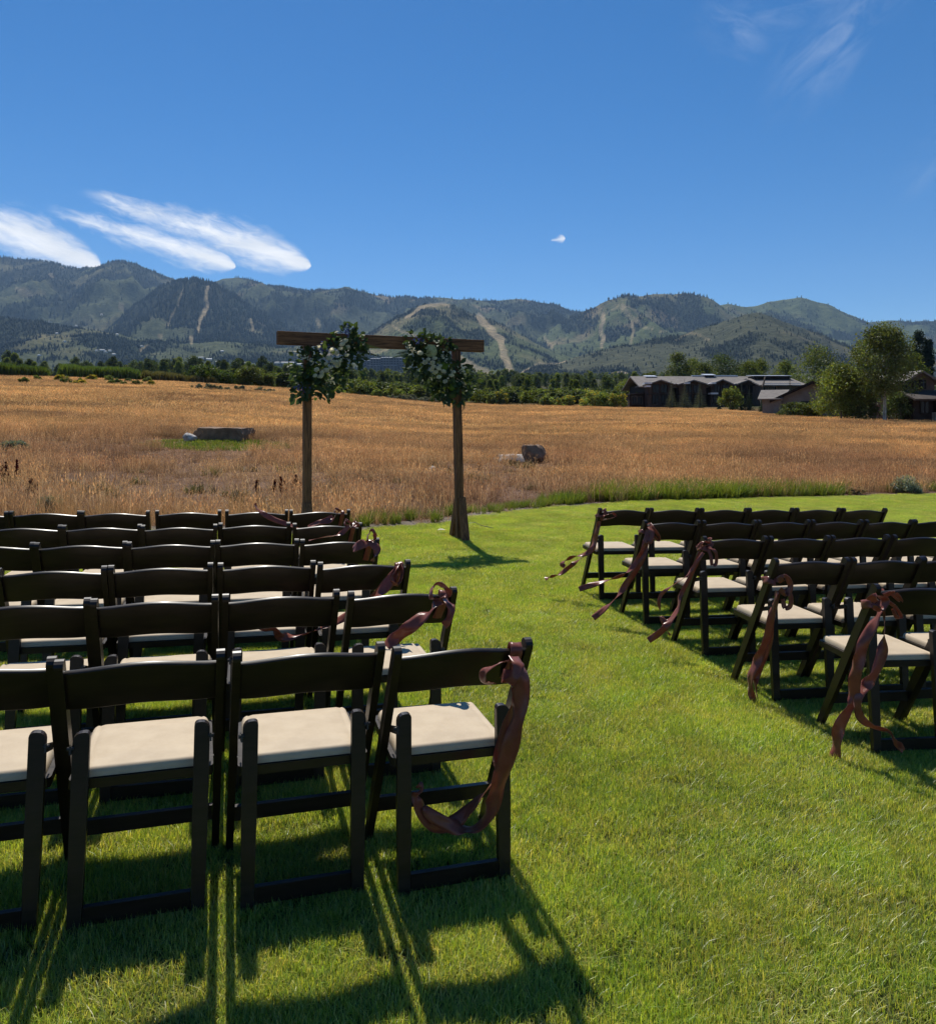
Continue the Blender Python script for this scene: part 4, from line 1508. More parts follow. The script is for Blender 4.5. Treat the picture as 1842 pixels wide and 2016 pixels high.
# the belt of trees along the valley
def build_belt():
    r = np.random.default_rng(31)
    kinds = []
    for k, (kind, mt, w, seed) in enumerate([('oval', 'leaf_dec', 5.6, 1), ('round', 'leaf_dark', 7.5, 2), ('oval', 'leaf_light', 5.0, 3), ('oval', 'leaf_dark', 6.0, 5)]):
        kinds.append(('d', kind, mt, w, seed))
    protos = []
    labs = ['leafy green tree in the belt across the valley', 'broad dark tree in the belt across the valley', 'pale slim aspen in the belt across the valley', 'dark oval tree in the belt across the valley', 'dark pointed spruce in the belt across the valley']
    grp = 'belt of trees across the valley'
    SHORT = ['leafy green valley tree', 'broad dark valley tree', 'pale slim aspen', 'dark oval valley tree', 'pointed dark spruce']
    spots = []
    tops = [(-40, 700), (40, 702), (100, 715), (220, 712), (320, 708), (420, 708), (520, 715), (600, 728), (660, 735), (740, 735), (820, 738), (900, 742), (960, 742), (1040, 738), (1100, 735), (1180, 738), (1260, 738), (1330, 735)]
    tx, ty = np.array([q[0] for q in tops]), np.array([q[1] for q in tops])
    for row, (Y, step, drop, sc) in enumerate([(192, 19, 11, 1.0), (240, 17, 6, 1.0), (300, 17, 2, 1.0), (380, 17, -2, 1.1)]):
        for px in np.arange((640, 540, 20, 20)[row], (1235, 1330, 1330, 1330)[row], step):
            p_ = px + r.normal(0, step * .3)
            Yy = Y * (1 + r.normal(0, .04))
            spots.append((p_, Yy, float(np.interp(p_, tx, ty)) + drop + r.normal(0, 4)))
    protos = {}
    for px, Y, top in spots:
        if 1240 < px < 1500 and Y < 220:
            continue
        L = stand(px, Y)
        H = max(h_for(top, L), 5.0)
        con = r.random() < (.45 if 640 < px < 900 or px > 1000 else .3)
        k = 4 if con else int(r.integers(0, 4))
        if k not in protos:
            if k == 4:
                o = make_conifer('spruce_tree', L, 10, 4.2, M['needle_green'], labs[4], grp, 33, .7, 11)
            else:
                _, kd, mt, w, seed = kinds[k]
                o = make_tree('belt_tree', L, 10, w, kd, M[mt], labs[k], 'tree', grp, 75, 45, .55, 500 + seed, tone=(.6, 1.2), r0=.18)
            protos[k] = o
        else:
            o = copy_tree(protos[k], L)
        place = 'behind the left reed beds' if px < 420 else 'behind the willow thickets left of the arch' if px < 590 else 'seen through the arch' if px < 900 else 'just right of the arch' if px < 1060 else 'between the arch and the lodge' if px < 1235 else 'behind the lodge'
        depth = 'front rank' if Y < 270 else 'rear rank'
        o['label'] = '%s, %s %s' % (SHORT[k], depth, place)
        s_ = H / 10
        o.scale = (s_ * .95, s_ * .95, s_)
        o.rotation_euler = (0, 0, r.random() * 6.28)
    # woods farther off that read as one mass
    pts, scl = [], []
    for q in range(900):
        px = r.uniform(430, 1260)
        Y = float(np.interp(px, EX, EDD)) + 8 + 75 * r.random() ** 1.3
        x = (px - CX) / F * Y
        pts.append((x, Y, gz(x, Y)))
        s_ = r.uniform(.16, .34)
        scl.append((s_ * 1.5, s_ * 1.5, s_))
    for q in range(2600):
        px = r.uniform(-80, 1480)
        Y = r.uniform(430, 1900)
        x = (px - CX) / F * Y
        if float(fbm(x / 140, Y / 200, 91, 3)) < .46:
            continue
        pts.append((x, Y, gz(x, Y)))
        s_ = r.uniform(.55, 1.1)
        scl.append((s_, s_, s_ * r.uniform(.8, 1.2)))
    pm = []
    for k in range(3):
        cs, rs = crown_clumps(['round', 'oval', 'round'][k], 9, [7, 5, 8][k], r, 26)
        V, Q, C = leaf_cloud(cs, rs, 26, 1.1, r, .9, (.6, 1.2))
        pm.append(np_mesh('wood_crown', V, Q, M[['leaf_dark', 'leaf_dec', 'leaf_light'][k]], C))
    n = len(pts)
    rot = np.stack([np.zeros(n), np.zeros(n), r.random(n) * 6.283], 1)
    scatter('valley_woods', pts, rot, scl, r.integers(0, 3, n), pm, 'distant woods filling the valley floor')


build_belt()


# ------------------------------------------------------------------ buildings
def local_root(name, px, py_base, Y, rz, label, cat='building', group=None):
    p = at(px, py_base, Y)
    return empty(name, p, rz, label, cat, group)


def gable_roof(root, x0, x1, y0, y1, ze, zr, over, mat, axis='x', th=.22, name='roof'):
    """two slopes; the ridge runs along the axis"""
    bm = bmesh.new()
    o = over
    if axis == 'x':
        ym = (y0 + y1) / 2
        s_ = (zr - ze) / (ym - y0)
        add_poly(bm, [(x0 - o, y0 - o, ze - o * s_), (x1 + o, y0 - o, ze - o * s_), (x1 + o, ym, zr), (x0 - o, ym, zr)], th)
        add_poly(bm, [(x0 - o, ym, zr + .004), (x1 + o, ym, zr + .004), (x1 + o, y1 + o, ze - o * s_), (x0 - o, y1 + o, ze - o * s_)], th)
    else:
        xm = (x0 + x1) / 2
        s_ = (zr - ze) / (xm - x0)
        add_poly(bm, [(x0 - o, y0 - o, ze - o * s_), (xm, y0 - o, zr), (xm, y1 + o, zr), (x0 - o, y1 + o, ze - o * s_)], th)
        add_poly(bm, [(xm, y0 - o, zr + .004), (x1 + o, y0 - o, ze - o * s_), (x1 + o, y1 + o, ze - o * s_), (xm, y1 + o, zr + .004)], th)
    return link(name, bm_mesh(name, bm, mat), root)


def gable_wall(root, x0, x1, y0, y1, z0, ze, zr, mat, axis='x', name='wall'):
    bm = bmesh.new()
    if axis == 'y':
        xm = (x0 + x1) / 2
        add_prism(bm, [(x0, z0), (x1, z0), (x1, ze), (xm, zr), (x0, ze)], 1, y0, y1)
    else:
        ym = (y0 + y1) / 2
        add_prism(bm, [(y0, z0), (y1, z0), (y1, ze), (ym, zr), (y0, ze)], 0, x0, x1)
    return link(name, bm_mesh(name, bm, mat), root)


def window_at(root, x, z, w, h, y, mat_f='trim', dirx=False):
    bm = bmesh.new()
    f_ = .10
    d0, d1 = -.08, .05
    for (a, b, c, d) in ((-w / 2 - f_, -w / 2, -h / 2 - f_, h / 2 + f_), (w / 2, w / 2 + f_, -h / 2 - f_, h / 2 + f_), (-w / 2, w / 2, h / 2, h / 2 + f_), (-w / 2, w / 2, -h / 2 - f_, -h / 2), (-.03, .03, -h / 2, h / 2)):
        add_box(bm, a, b, d0, d1, c, d)
    o = link('window', bm_mesh('window', bm, M[mat_f]), root, (x, y, z))
    bm = bmesh.new()
    add_box(bm, -w / 2 + .004, w / 2 - .004, -.02, .03, -h / 2 + .004, h / 2 - .004)
    link('pane', bm_mesh('pane', bm, M['glass']), o)
    return o


def boxpart(root, name, x0, x1, y0, y1, z0, z1, mat):
    bm = bmesh.new()
    add_box(bm, x0, x1, y0, y1, z0, z1)
    return link(name, bm_mesh(name, bm, mat), root)


def build_lodge():
    Y = 140.0
    k = Y / F                                   # metres per photo unit
    root = local_root('lodge', 1380, 801, Y, 0, 'long dark timber lodge with low grey roofs and three gabled bays')
    X = lambda px: (px - 1380) * k
    Zp = lambda py: (801 - py) * k
    ez, rz_ = Zp(756), Zp(739)
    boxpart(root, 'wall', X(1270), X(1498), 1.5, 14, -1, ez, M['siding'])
    gable_roof(root, X(1270), X(1498), .9, 14.6, ez - .1, rz_ + .3, 1.2, M['roof'], 'x')
    for n_, (xa, xb, yy) in enumerate([(1271, 1317, -1.6), (1333, 1386, -.9), (1394, 1434, -1.4), (1444, 1486, -1.0)]):
        pk = Zp(748.5) if n_ != 2 else Zp(747.5)
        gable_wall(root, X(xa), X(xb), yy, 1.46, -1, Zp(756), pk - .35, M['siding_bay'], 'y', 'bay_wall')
        gable_roof(root, X(xa), X(xb), yy - .3, 6, Zp(756), pk, .6, M['roof'], 'y', .2, 'bay_roof')
        xm = (X(xa) + X(xb)) / 2
        for s_ in (-.75, .75):
            window_at(root, xm + s_, Zp(766), 1.0, 1.3, yy - .05, 'trim')
            window_at(root, xm + s_ * 1.1, Zp(787), 1.1, 1.5, yy - .05, 'trim')
        # bright valley flashing along each bay roof
        for s_, xq in ((-1, xa), (1, xb)):
            bm = bmesh.new()
            a = Vector((X(xq) + s_ * .95, yy - 1.1, Zp(756) - .25))
            add_poly(bm, [a + Vector((0, 0, .10)), a + Vector((-s_ * .55, 0, .24)), a + Vector((-s_ * .55, 2.3, .27)), a + Vector((0, 2.3, .13))], .03)
            link('flashing', bm_mesh('flashing', bm, M['flash']), root)
        bm = bmesh.new()
        add_box(bm, X(xa) - .2, X(xb) + .2, yy - .12, yy + .02, Zp(778), Zp(776))
        link('belt_board', bm_mesh('belt_board', bm, M['trim']), root)
    # recessed windows between the bays
    for px in (1322, 1330, 1432, 1440, 1490):
        window_at(root, X(px), Zp(768), 1.0, 1.3, 1.45, 'trim')
        window_at(root, X(px), Zp(788), 1.0, 1.6, 1.45, 'trim')
    # porch roofs with bright edges
    for xa, xb, py in ((1262, 1276, 757), (1265, 1274, 763), (1390, 1404, 777), (1340, 1350, 757), (1392, 1400, 757)):
        boxpart(root, 'porch_roof', X(xa), X(xb), -2.6, -.9, Zp(py), Zp(py) + .28, M['flash'])
    # cupolas
    for px, py in ((1299, 738), (1420, 735)):
        c = boxpart(root, 'cupola', X(px) - .8, X(px) + .8, 7.0, 8.6, Zp(py) - 1.2, Zp(py) + .1, M['trim'])
        bm = bmesh.new()
        add_poly(bm, [(X(px) - 1.1, 6.6, Zp(py) + .13), (X(px) + 1.1, 6.6, Zp(py) + .13), (X(px) + 1.1, 9.0, Zp(py) + .45), (X(px) - 1.1, 9.0, Zp(py) + .45)], .1)
        link('cupola_roof', bm_mesh('cupola_roof', bm, M['flash']), c)
    boxpart(root, 'ridge_cap', X(1385), X(1480), 7.5, 8.0, rz_ + .28, rz_ + .5, M['flash'])
    # lean-to at the left end
    sh = boxpart(root, 'side_shed', X(1241), X(1269), 1.0, 6, -1, Zp(776), M['siding'])
    bm = bmesh.new()
    add_poly(bm, [(X(1239), .4, Zp(775)), (X(1268), .4, Zp(772)), (X(1268), 6.6, Zp(772)), (X(1239), 6.6, Zp(775))], .18)
    link('shed_roof', bm_mesh('shed_roof', bm, M['roof_dark']), sh)
    for px in (1250, 1261):
        window_at(root, X(px), Zp(788), .8, 1.3, .95, 'siding_mid')


build_lodge()


def build_second():
    Y = 135.0
    k = Y / F
    root = local_root('long_building', 1535, 801, Y, 0, 'second building right of the lodge with a long skylit roof')
    X = lambda px: (px - 1535) * k
    Zp = lambda py: (801 - py) * k
    boxpart(root, 'wall', X(1497), X(1580), 0, 12, -1, Zp(757), M['siding_mid'])
    gable_roof(root, X(1497), X(1580), -.4, 12.4, Zp(757), Zp(741), .5, M['roof'], 'x')
    bm = bmesh.new()
    add_box(bm, X(1502), X(1576), 4.5, 7.5, Zp(742) - .3, Zp(740) + .25)
    mon = link('roof_monitor', bm_mesh('roof_monitor', bm, M['trim']), root)
    bm = bmesh.new()
    add_poly(bm, [(X(1500), 4.0, Zp(740) + .30), (X(1578), 4.0, Zp(740) + .30), (X(1578), 8.0, Zp(740) + .6), (X(1500), 8.0, Zp(740) + .6)], .08)
    link('monitor_roof', bm_mesh('monitor_roof', bm, M['flash']), mon)
    for dy, zz in ((-.7, 756), (-.75, 759)):
        boxpart(root, 'eave_flashing', X(1500), X(1570), dy - .35, dy - .05, Zp(zz), Zp(zz) + .10, M['flash'])
    bm = bmesh.new()
    add_prism(bm, [(X(1493), Zp(762)), (X(1499), Zp(742)), (X(1500), Zp(742)), (X(1496), Zp(762))], 1, -1.6, -1.2)
    link('barge_board', bm_mesh('barge_board', bm, M['siding_mid']), root)
    for px in (1506, 1514, 1522):
        window_at(root, X(px), Zp(768), .9, 1.2, -.05, 'siding_pale')


build_second()


def build_garage():
    Y = 97.0
    k = Y / F
    root = local_root('gabled_garage', 1599, 822, Y, rad(-27), 'brown gabled garage with a low grey side roof at the meadow edge')
    X = lambda px: (px - 1599) * k
    Zp = lambda py: (822 - py) * k
    hw, ez, rz_ = 4.5, Zp(783), Zp(750)
    gable_wall(root, -hw, hw, .3, 8, -1, ez, rz_ - .2, M['siding_pale'], 'y')
    gable_roof(root, -hw, hw, .2, 8, ez, rz_, .55, M['roof'], 'y', .16)
    s_ = (rz_ - ez) / hw
    bm = bmesh.new()
    x0, x1 = -hw - .58, hw + .58
    add_prism(bm, [(x0, ez - .58 * s_ - .34), (x0, ez - .58 * s_ + .02), (0, rz_ + .02), (x1, ez - .58 * s_ + .02), (x1, ez - .58 * s_ - .34), (0, rz_ - .38)], 1, -.50, -.38)
    link('barge_board', bm_mesh('barge_board', bm, M['trim']), root)
    boxpart(root, 'side_wall', X(1506), -3.7, -.1, 3.2, .52, Zp(785), M['siding_pale'])
    boxpart(root, 'stone_base', X(1506) - .05, -3.6, -.16, 3.3, -1, .518, M['stone'])
    bm = bmesh.new()
    add_poly(bm, [(X(1498), -.7, Zp(784)), (-3.5, -.7, Zp(784)), (-3.0, 3.4, Zp(764)), (X(1498), 3.4, Zp(764))], .15)
    link('side_roof', bm_mesh('side_roof', bm, M['roof']), root)
    window_at(root, -.9, 1.5, .9, 1.0, .25, 'trim')


build_garage()


def build_house():
    Y = 78.0
    k = Y / F
    root = local_root('house', 1820, 831, Y, rad(0), 'grey brown two storey house at the right edge behind the cottonwood')
    X = lambda px: (px - 1820) * k
    Zp = lambda py: (831 - py) * k
    gable_wall(root, X(1800), X(1862), 2, 9, -1, Zp(746), Zp(728), M['siding_mid'], 'y', 'wall')
    gable_roof(root, X(1800), X(1862), 1.9, 9.2, Zp(746), Zp(727), .55, M['roof'], 'y', .18)
    gable_roof(root, X(1786), X(1830), 5, 12, Zp(740), Zp(726), .4, M['roof'], 'x', .18, 'rear_roof')
    for px in (1805, 1825, 1836):
        window_at(root, X(px), Zp(755), .62, .75, 1.95, 'trim')
    boxpart(root, 'lower_wall', X(1790), X(1870), -.6, 2, -1, Zp(786), M['siding'])
    bm = bmesh.new()
    add_poly(bm, [(X(1784), -1.5, Zp(786)), (X(1875), -1.5, Zp(786)), (X(1875), 2.1, Zp(766)), (X(1784), 2.1, Zp(766))], .18)
    link('porch_roof', bm_mesh('porch_roof', bm, M['roof_dark']), root)
    for px in (1812, 1838):
        window_at(root, X(px), Zp(802), .8, 1.1, -.65, 'trim')
    boxpart(root, 'stone_pier', X(1825), X(1840), -1.3, -.7, -1, Zp(812), M['stone'])
    boxpart(root, 'porch_post', X(1829), X(1836), -1.15, -.85, Zp(812), Zp(787) - .05, M['trim'])


build_house()


def build_far_settlement():
    # condominium terraces at the foot of the central hill
    r = random.Random(3)
    grp = 'apartment blocks at the foot of the ski hill'
    Y = 1750.0
    k = Y / F
    base = None
    for i, (px, py, w, hgt, roof) in enumerate([(722, 722, 22, 12, 0), (740, 720, 22, 14, 0), (760, 719, 22, 15, 1), (780, 719, 22, 15, 0), (795, 722, 18, 12, 1), (735, 729, 26, 9, 0), (768, 729, 28, 9, 1)]):
        p = at(px, py, Y - i * 4)
        if base is None:
            base = empty('apartment_block', p, 0, 'grey apartment block at the foot of the ski hill', 'building', grp)
            W, H = 22 * k, 13 * k
            boxpart(base, 'wall', -W / 2, W / 2, 0, 14, -8, H, M['far_wall'])
            for s_ in range(4):
                bm = bmesh.new()
                xa = -W / 2 + W * s_ / 4
                add_poly(bm, [(xa + .6, -1, H + .15), (xa + W / 4 - .6, -1, H + .15), (xa + W / 4 - .6, 14, H + 1.8), (xa + .6, 14, H + 1.8)], .6)
                link('roof', bm_mesh('roof', bm, M['far_roof']), base)
                for f_ in range(3):
                    bm = bmesh.new()
                    add_box(bm, xa + 1.6, xa + W / 4 - 1.6, -.3, .05, H * (.12 + .3 * f_), H * (.12 + .3 * f_) + 2.2)
                    link('window', bm_mesh('window', bm, M['glass']), base)
            o = base
        else:
            o = copy_tree(base, p)
        o.scale = (w / 22, 1, hgt / 13)
    # small pale houses dotted on the lower slopes
    grp = 'pale houses dotted over the lower slopes'
    spots = [(190, 689, 1.6), (201, 688, 2.2), (207, 691, 1.4), (216, 689, 1.2), (224, 696, 1.4), (76, 698, 1.8), (126, 671, 1.2), (231, 657, 1), (376, 703, 1.8), (395, 703, 2.4), (412, 706, 2.4), (437, 690, 1.3), (430, 712, 2.2), (480, 713, 2.8), (465, 711, 2), (545, 713, 2.4), (560, 713, 3), (575, 713, 2), (590, 716, 2.2),
             (112, 655, 1), (200, 618, .9), (96, 632, .9), (150, 640, .9), (780, 722, 3.2), (800, 716, 1.4), (278, 680, 1.4)]
    src = None
    for i, (px, py, s_) in enumerate(spots):
        Yh = 1800 if py > 700 else 1880
        p = at(px, py + 1.5, Yh)
        if src is None:
            src = empty('pale_house', p, 0, 'tiny pale house glinting on the lower mountain slope', 'house', grp)
            boxpart(src, 'wall', -4, 4, 0, 6, -3, 2.6, M['white_wall'])
            gable_roof(src, -4, 4, 0, 6, 2.6, 4.4, .5, M['far_roof'], 'x', .3)
            o = src
        else:
            o = copy_tree(src, p)
        o.scale = (s_ * .62, 1, .6)
        o.rotation_euler = (0, 0, r.uniform(-.5, .5))


build_far_settlement()


# ------------------------------------------------------------------ boulders and meadow plants
def rock_mesh(sx, sy, sz, seed, mat, flat_top=.0, sub=4):
    bm = bmesh.new()
    bmesh.ops.create_icosphere(bm, subdivisions=sub, radius=1)
    co = np.array([v.co[:] for v in bm.verts])
    r = np.random.default_rng(seed)
    # cut by random planes for a broken, faceted stone
    for k in range(22):
        nv = r.normal(0, 1, 3)
        nv /= np.linalg.norm(nv)
        dd = .58 + .28 * r.random()
        over = np.maximum(co @ nv - dd, 0)
        co = co - over[:, None] * nv * .93
    if flat_top:
        co[:, 2] = np.minimum(co[:, 2], flat_top)
    co += (vnoise(co[:, 0] * 4 + seed, co[:, 1] * 4 + co[:, 2] * 3, seed)[:, None] - .5) * .09
    co += (vnoise(co[:, 0] * 11 + seed, co[:, 1] * 11 + co[:, 2] * 9, seed)[:, None] - .5) * .035
    for v, c in zip(bm.verts, co):
        v.co = (c[0] * sx, c[1] * sy, c[2] * sz)
    return bm_mesh('boulder', bm, mat, False)


def boulder(px, py_base, px_w, px_h, depth, seed, mat, label, flat_top=0.0, rz=0.0, sink=.35):
    L = hit(px, py_base)
    w, h = px_w / F * L.y, px_h / F * L.y
    o = link('boulder', rock_mesh(w / 2 * 1.15, depth, h * .9, seed, mat, flat_top))
    o.location = L + Vector((0, depth * .3, h * (.5 - sink)))
    o.rotation_euler = (0, 0, rz)
    return tag(o, label, 'boulder')


def slab_boulder():
    L = hit(431, 869)
    k = L.y / F
    bm = bmesh.new()
    pts = [(-44 * k, -.3), (44 * k, -.3), (47 * k, 14 * k), (44 * k, 25 * k), (-40 * k, 27 * k), (-48 * k, 16 * k)]
    add_prism(bm, pts, 1, 0, 1.5)
    bmesh.ops.subdivide_edges(bm, edges=bm.edges, cuts=9, use_grid_fill=True)
    bmesh.ops.triangulate(bm, faces=[f for f in bm.faces if len(f.verts) > 4])
    for v in bm.verts:
        p = v.co
        q = float(fbm(p.x * 1.7 + 3, p.y * 1.9 + p.z * 2.3, 41, 3)) - .5
        q2 = float(vnoise(p.x * 9 + 3, p.z * 12 + p.y * 7, 47)) - .5
        v.co += Vector((q * .3 + q2 * .06, q * .42 + q2 * .16, q * .16 + q2 * .05))
    o = link('boulder', bm_mesh('boulder', bm, M['rock'], False, 0))
    o.location = L
    tag(o, 'long flat topped sandstone block beside the mown green patch', 'boulder')


slab_boulder()
boulder(372, 870, 26, 15, .45, 12, M['rock_grey'], 'small pale rock at the left end of the long block', 0, .3, .1)
boulder(391, 867, 22, 18, .4, 14, M['rock'], 'rough brown stone leaning on the left end of the long block', 0, .5, .05)
boulder(1050, 912, 52, 34, .75, 17, M['rock'], 'upright brown boulder, larger of the pair right of the arch', .72, -.4, .12)
boulder(1003, 911, 78, 19, .8, 21, M['rock_grey'], 'flat pale boulder lying beside the upright brown one', .5, .15, .15)
boulder(1030, 897, 40, 20, .7, 19, M['rock'], 'low brown boulder wedged behind the pale flat one', .6, .2, .05)
boulder(262 / 1842 * 2042 * .5078 + 837 - 133, 925, 14, 6, .15, 25, M['rock_grey'], 'little pale stone in the dry grass left of the arch post', 0, 0, .1)


def dock_plant(px, py, hpx, n, seed, label):
    r = np.random.default_rng(seed)
    L = hit(px, py)
    H = hpx / F * L.y
    root = empty('dock_plant', L, 0, label, 'plant')
    for k in range(n):
        bx, by = r.normal(0, .16, 2)
        hh = H * (.65 + .4 * r.random())
        lx, ly = r.normal(0, .05, 2)
        V, Fc = tube_arrays([(bx, by, -.05), (bx + lx * .5, by + ly * .5, hh * .5), (bx + lx, by + ly, hh)], [.007, .006, .003], 5)
        st = link('stalk', np_mesh('stalk', V, Fc, M['dock']), root)
        m_ = 90
        t_ = .35 + .65 * r.random(m_)
        cs = np.stack([bx + lx * t_, by + ly * t_, hh * t_], 1) + r.normal(0, .016, (m_, 3)) * (1.25 - t_)[:, None] * 1.6
        V, Q, C = leaf_cloud(cs, np.full(m_, .010), 3, .038, r)
        link('seed_head', np_mesh('seed_head', V, Q, M['dock']), st)
    return root


dock_plant(556, 978, 42, 5, 1, 'dark red dock stalks, wider clump left of the left arch post')
dock_plant(590, 978, 40, 4, 2, 'dark red dock stalks right against the left arch post')
dock_plant(9, 952, 44, 5, 3, 'tall dark red dock stalks at the far left edge')
dock_plant(76, 980, 36, 3, 4, 'short dark red dock stalks behind the left chairs')


def sage_plant(px, py, wpx, hpx, seed, label, mat='sage'):
    L = hit(px, py)
    make_tree('sage_shrub', L, hpx / F * L.y, wpx / F * L.y, 'bush', M[mat], label, 'shrub', None, 46, 130, .026 * L.y / 14, seed, tone=(.7, 1.25), r0=.012)


sage_plant(28, 893, 48, 26, 601, 'grey sage shrub at the left edge of the meadow')
sage_plant(98, 1008, 44, 32, 602, 'pale sage tuft just behind the front left chairs')
sage_plant(1785, 972, 50, 34, 603, 'spiky grey sage shrub at the right lawn edge')
sage_plant(1682, 974, 44, 16, 604, 'low brownish shrub left of the spiky sage at the lawn edge', 'straw')
sage_plant(1512, 950, 60, 26, 605, 'pale sage shrub behind the lush green edge grass')
sage_plant(1276, 938, 34, 22, 606, 'dull green weed clump in the meadow right of the boulders', 'leaf_dec')
sage_plant(972, 867, 24, 12, 607, 'small grey sage clump beyond the boulders')
for i, px in enumerate((398, 425, 450, 478, 520)):
    L = hit(px, 770 + i * 1.5, 40, 300)
    make_tree('sage_bush', L, .9, 2.4, 'bush', M['sage'], 'faint low sage bush along the foot of the left rise', 'bush', 'faint sage bushes at the foot of the rise', 16, 50, .2, 640 + i, tone=(.6, .9), r0=.03)

# ------------------------------------------------------------------ folding chairs
TILT = Matrix.Rotation(math.atan(-SX), 4, 'Y')
HW, TOPZ, TOPY, FOOTY = .225, .79, -.055, .345


def post_y(z):
    return FOOTY + (TOPY - FOOTY) * z / TOPZ


def make_chair_meshes():
    me = {}
    # long post: top of the back down to the front foot
    for s_ in (-1, 1):
        bm = bmesh.new()
        dirv = Vector((TOPY - FOOTY, TOPZ)).normalized()
        nv = Vector((dirv.y, -dirv.x))
        hw_ = .021
        pts = [Vector((FOOTY, 0)) + nv * hw_ * .8 - dirv * .0, Vector((post_y(.30), .30)) + nv * hw_ * 1.1]
        top = Vector((TOPY, TOPZ)) - dirv * .012
        arc = [top + nv * hw_ * math.cos(a) + dirv * .016 * math.sin(a) for a in np.linspace(0, math.pi, 7)]
        pts = pts + arc + [Vector((post_y(.30), .30)) - nv * hw_ * 1.1, Vector((FOOTY, 0)) - nv * hw_ * .8]
        x0, x1 = (HW - .024, HW) if s_ > 0 else (-HW, -HW + .024)
        add_prism(bm, [(p.x, p.y) for p in pts], 0, x0, x1)
        me['post%d' % s_] = bm_mesh('post', bm, M['chair_wood'], False, .0035, 2)
        # rear leg: broad upright with a rounded shoulder
        bm = bmesh.new()
        xo, xi = .188, .143
        top = .555
        arc = []
        for a in np.linspace(0, math.pi / 2, 5):
            arc.append((xo - .024 + .024 * math.cos(a), top - .024 + .024 * math.sin(a)))
        arc += [(xi + .012 - .012 * math.sin(a), top - .012 + .012 * math.cos(a)) for a in np.linspace(0, math.pi / 2, 4)]
        pts = [(xo - .004, 0)] + [(xo, .25)] + arc + [(xi, .25), (xi + .004, 0)]
        pts = [(p[0] * s_, p[1]) for p in pts]
        add_prism(bm, pts, 1, 0, .023)
        for v in bm.verts:
            v.co.y += .058 * v.co.z / .555 - .026
        me['rear_leg%d' % s_] = bm_mesh('rear_leg', bm, M['chair_wood'], False, .003, 2)
        # pivot bolt joining post and leg
        bm = bmesh.new()
        bmesh.ops.create_cone(bm, cap_ends=True, segments=10, radius1=.006, radius2=.006, depth=.018, matrix=Matrix.Translation((.192 * s_, .024, .515)) @ Matrix.Rotation(rad(90), 4, 'Y'))
        me['bolt%d' % s_] = bm_mesh('bolt', bm, M['metal'], True)
        bm = bmesh.new()
        bmesh.ops.create_cone(bm, cap_ends=True, segments=10, radius1=.005, radius2=.005, depth=.03, matrix=Matrix.Translation((.2 * s_, post_y(.400), .400)) @ Matrix.Rotation(rad(90), 4, 'Y'))
        me['bolt_low%d' % s_] = bm_mesh('bolt', bm, M['metal'], True)
        # flat hinge strip from the leg's shoulder to the post
        bm = bmesh.new()
        xa, xb = sorted((s_ * .1885, s_ * .1935))
        add_prism(bm, [(.008, .503), (post_y(.48) + .012, .470), (post_y(.48) + .012, .492), (.012, .527)], 0, xa, xb)
        me['hinge%d' % s_] = bm_mesh('hinge', bm, M['metal'])
    # backrest: bowed slat with an arched, rounded upper edge
    V, Q = [], []
    nx = 27
    dirv = Vector((TOPY - FOOTY, TOPZ)).normalized()
    nv = Vector((dirv.y, -dirv.x))
    sec = []
    for s0, (cs, cn) in zip(range(4), ((1, 1), (1, -1), (-1, -1), (-1, 1))):
        for q in range(4):
            a_ = rad((0, 270, 180, 90)[s0] + (90 - 30 * q if s0 in (0, 1, 2, 3) else 0))
            sec.append((cs, cn, math.sin(a_), math.cos(a_)))
    K = len(sec)
    for i in range(nx):
        u = -1 + 2 * i / (nx - 1)
        x = u * (HW - .0235)
        zt = .757 + .016 * (.5 + .5 * math.cos(u * math.pi)) ** .8 + .004 * (1 - u * u)
        zb = .634 + .012 * (.5 + .5 * math.cos(u * math.pi))
        zm, hh = (zt + zb) / 2, (zt - zb) / 2 / dirv.y
        mid = Vector((post_y(zm) - .020 * (1 - u * u), zm))
        for cs, cn, sx_, cx_ in sec:
            rr_ = .0045
            p = mid + dirv * (cs * (hh - rr_) + rr_ * cx_) + nv * (cn * (.009 - rr_) + rr_ * sx_)
            V.append((x, p.x, p.y))
    for i in range(nx - 1):
        for j in range(K):
            j2 = (j + 1) % K
            Q.append((i * K + j, i * K + j2, (i + 1) * K + j2, (i + 1) * K + j))
    me['backrest'] = np_mesh('backrest', np.array(V), np.array(Q), M['chair_wood'], None, True)
    # seat board
    bm = bmesh.new()
    pts = []
    for (cx, cy_, a0) in ((.175, .388, 0), (-.175, .388, 90), (-.182, .060, 180), (.182, .060, 270)):
        for a in np.linspace(a0, a0 + 90, 4):
            pts.append((cx + .018 * math.cos(rad(a)), cy_ + .018 * math.sin(rad(a))))
    add_prism(bm, pts, 2, .386, .414)
    me['seat_frame'] = bm_mesh('seat_frame', bm, M['chair_wood'], False, .004, 2)
    # seat pad: soft rounded edges and a stitched line
    n = 44
    V, Q = [], []
    x0, x1, y0, y1, rc = -.183, .183, .050, .398, .03
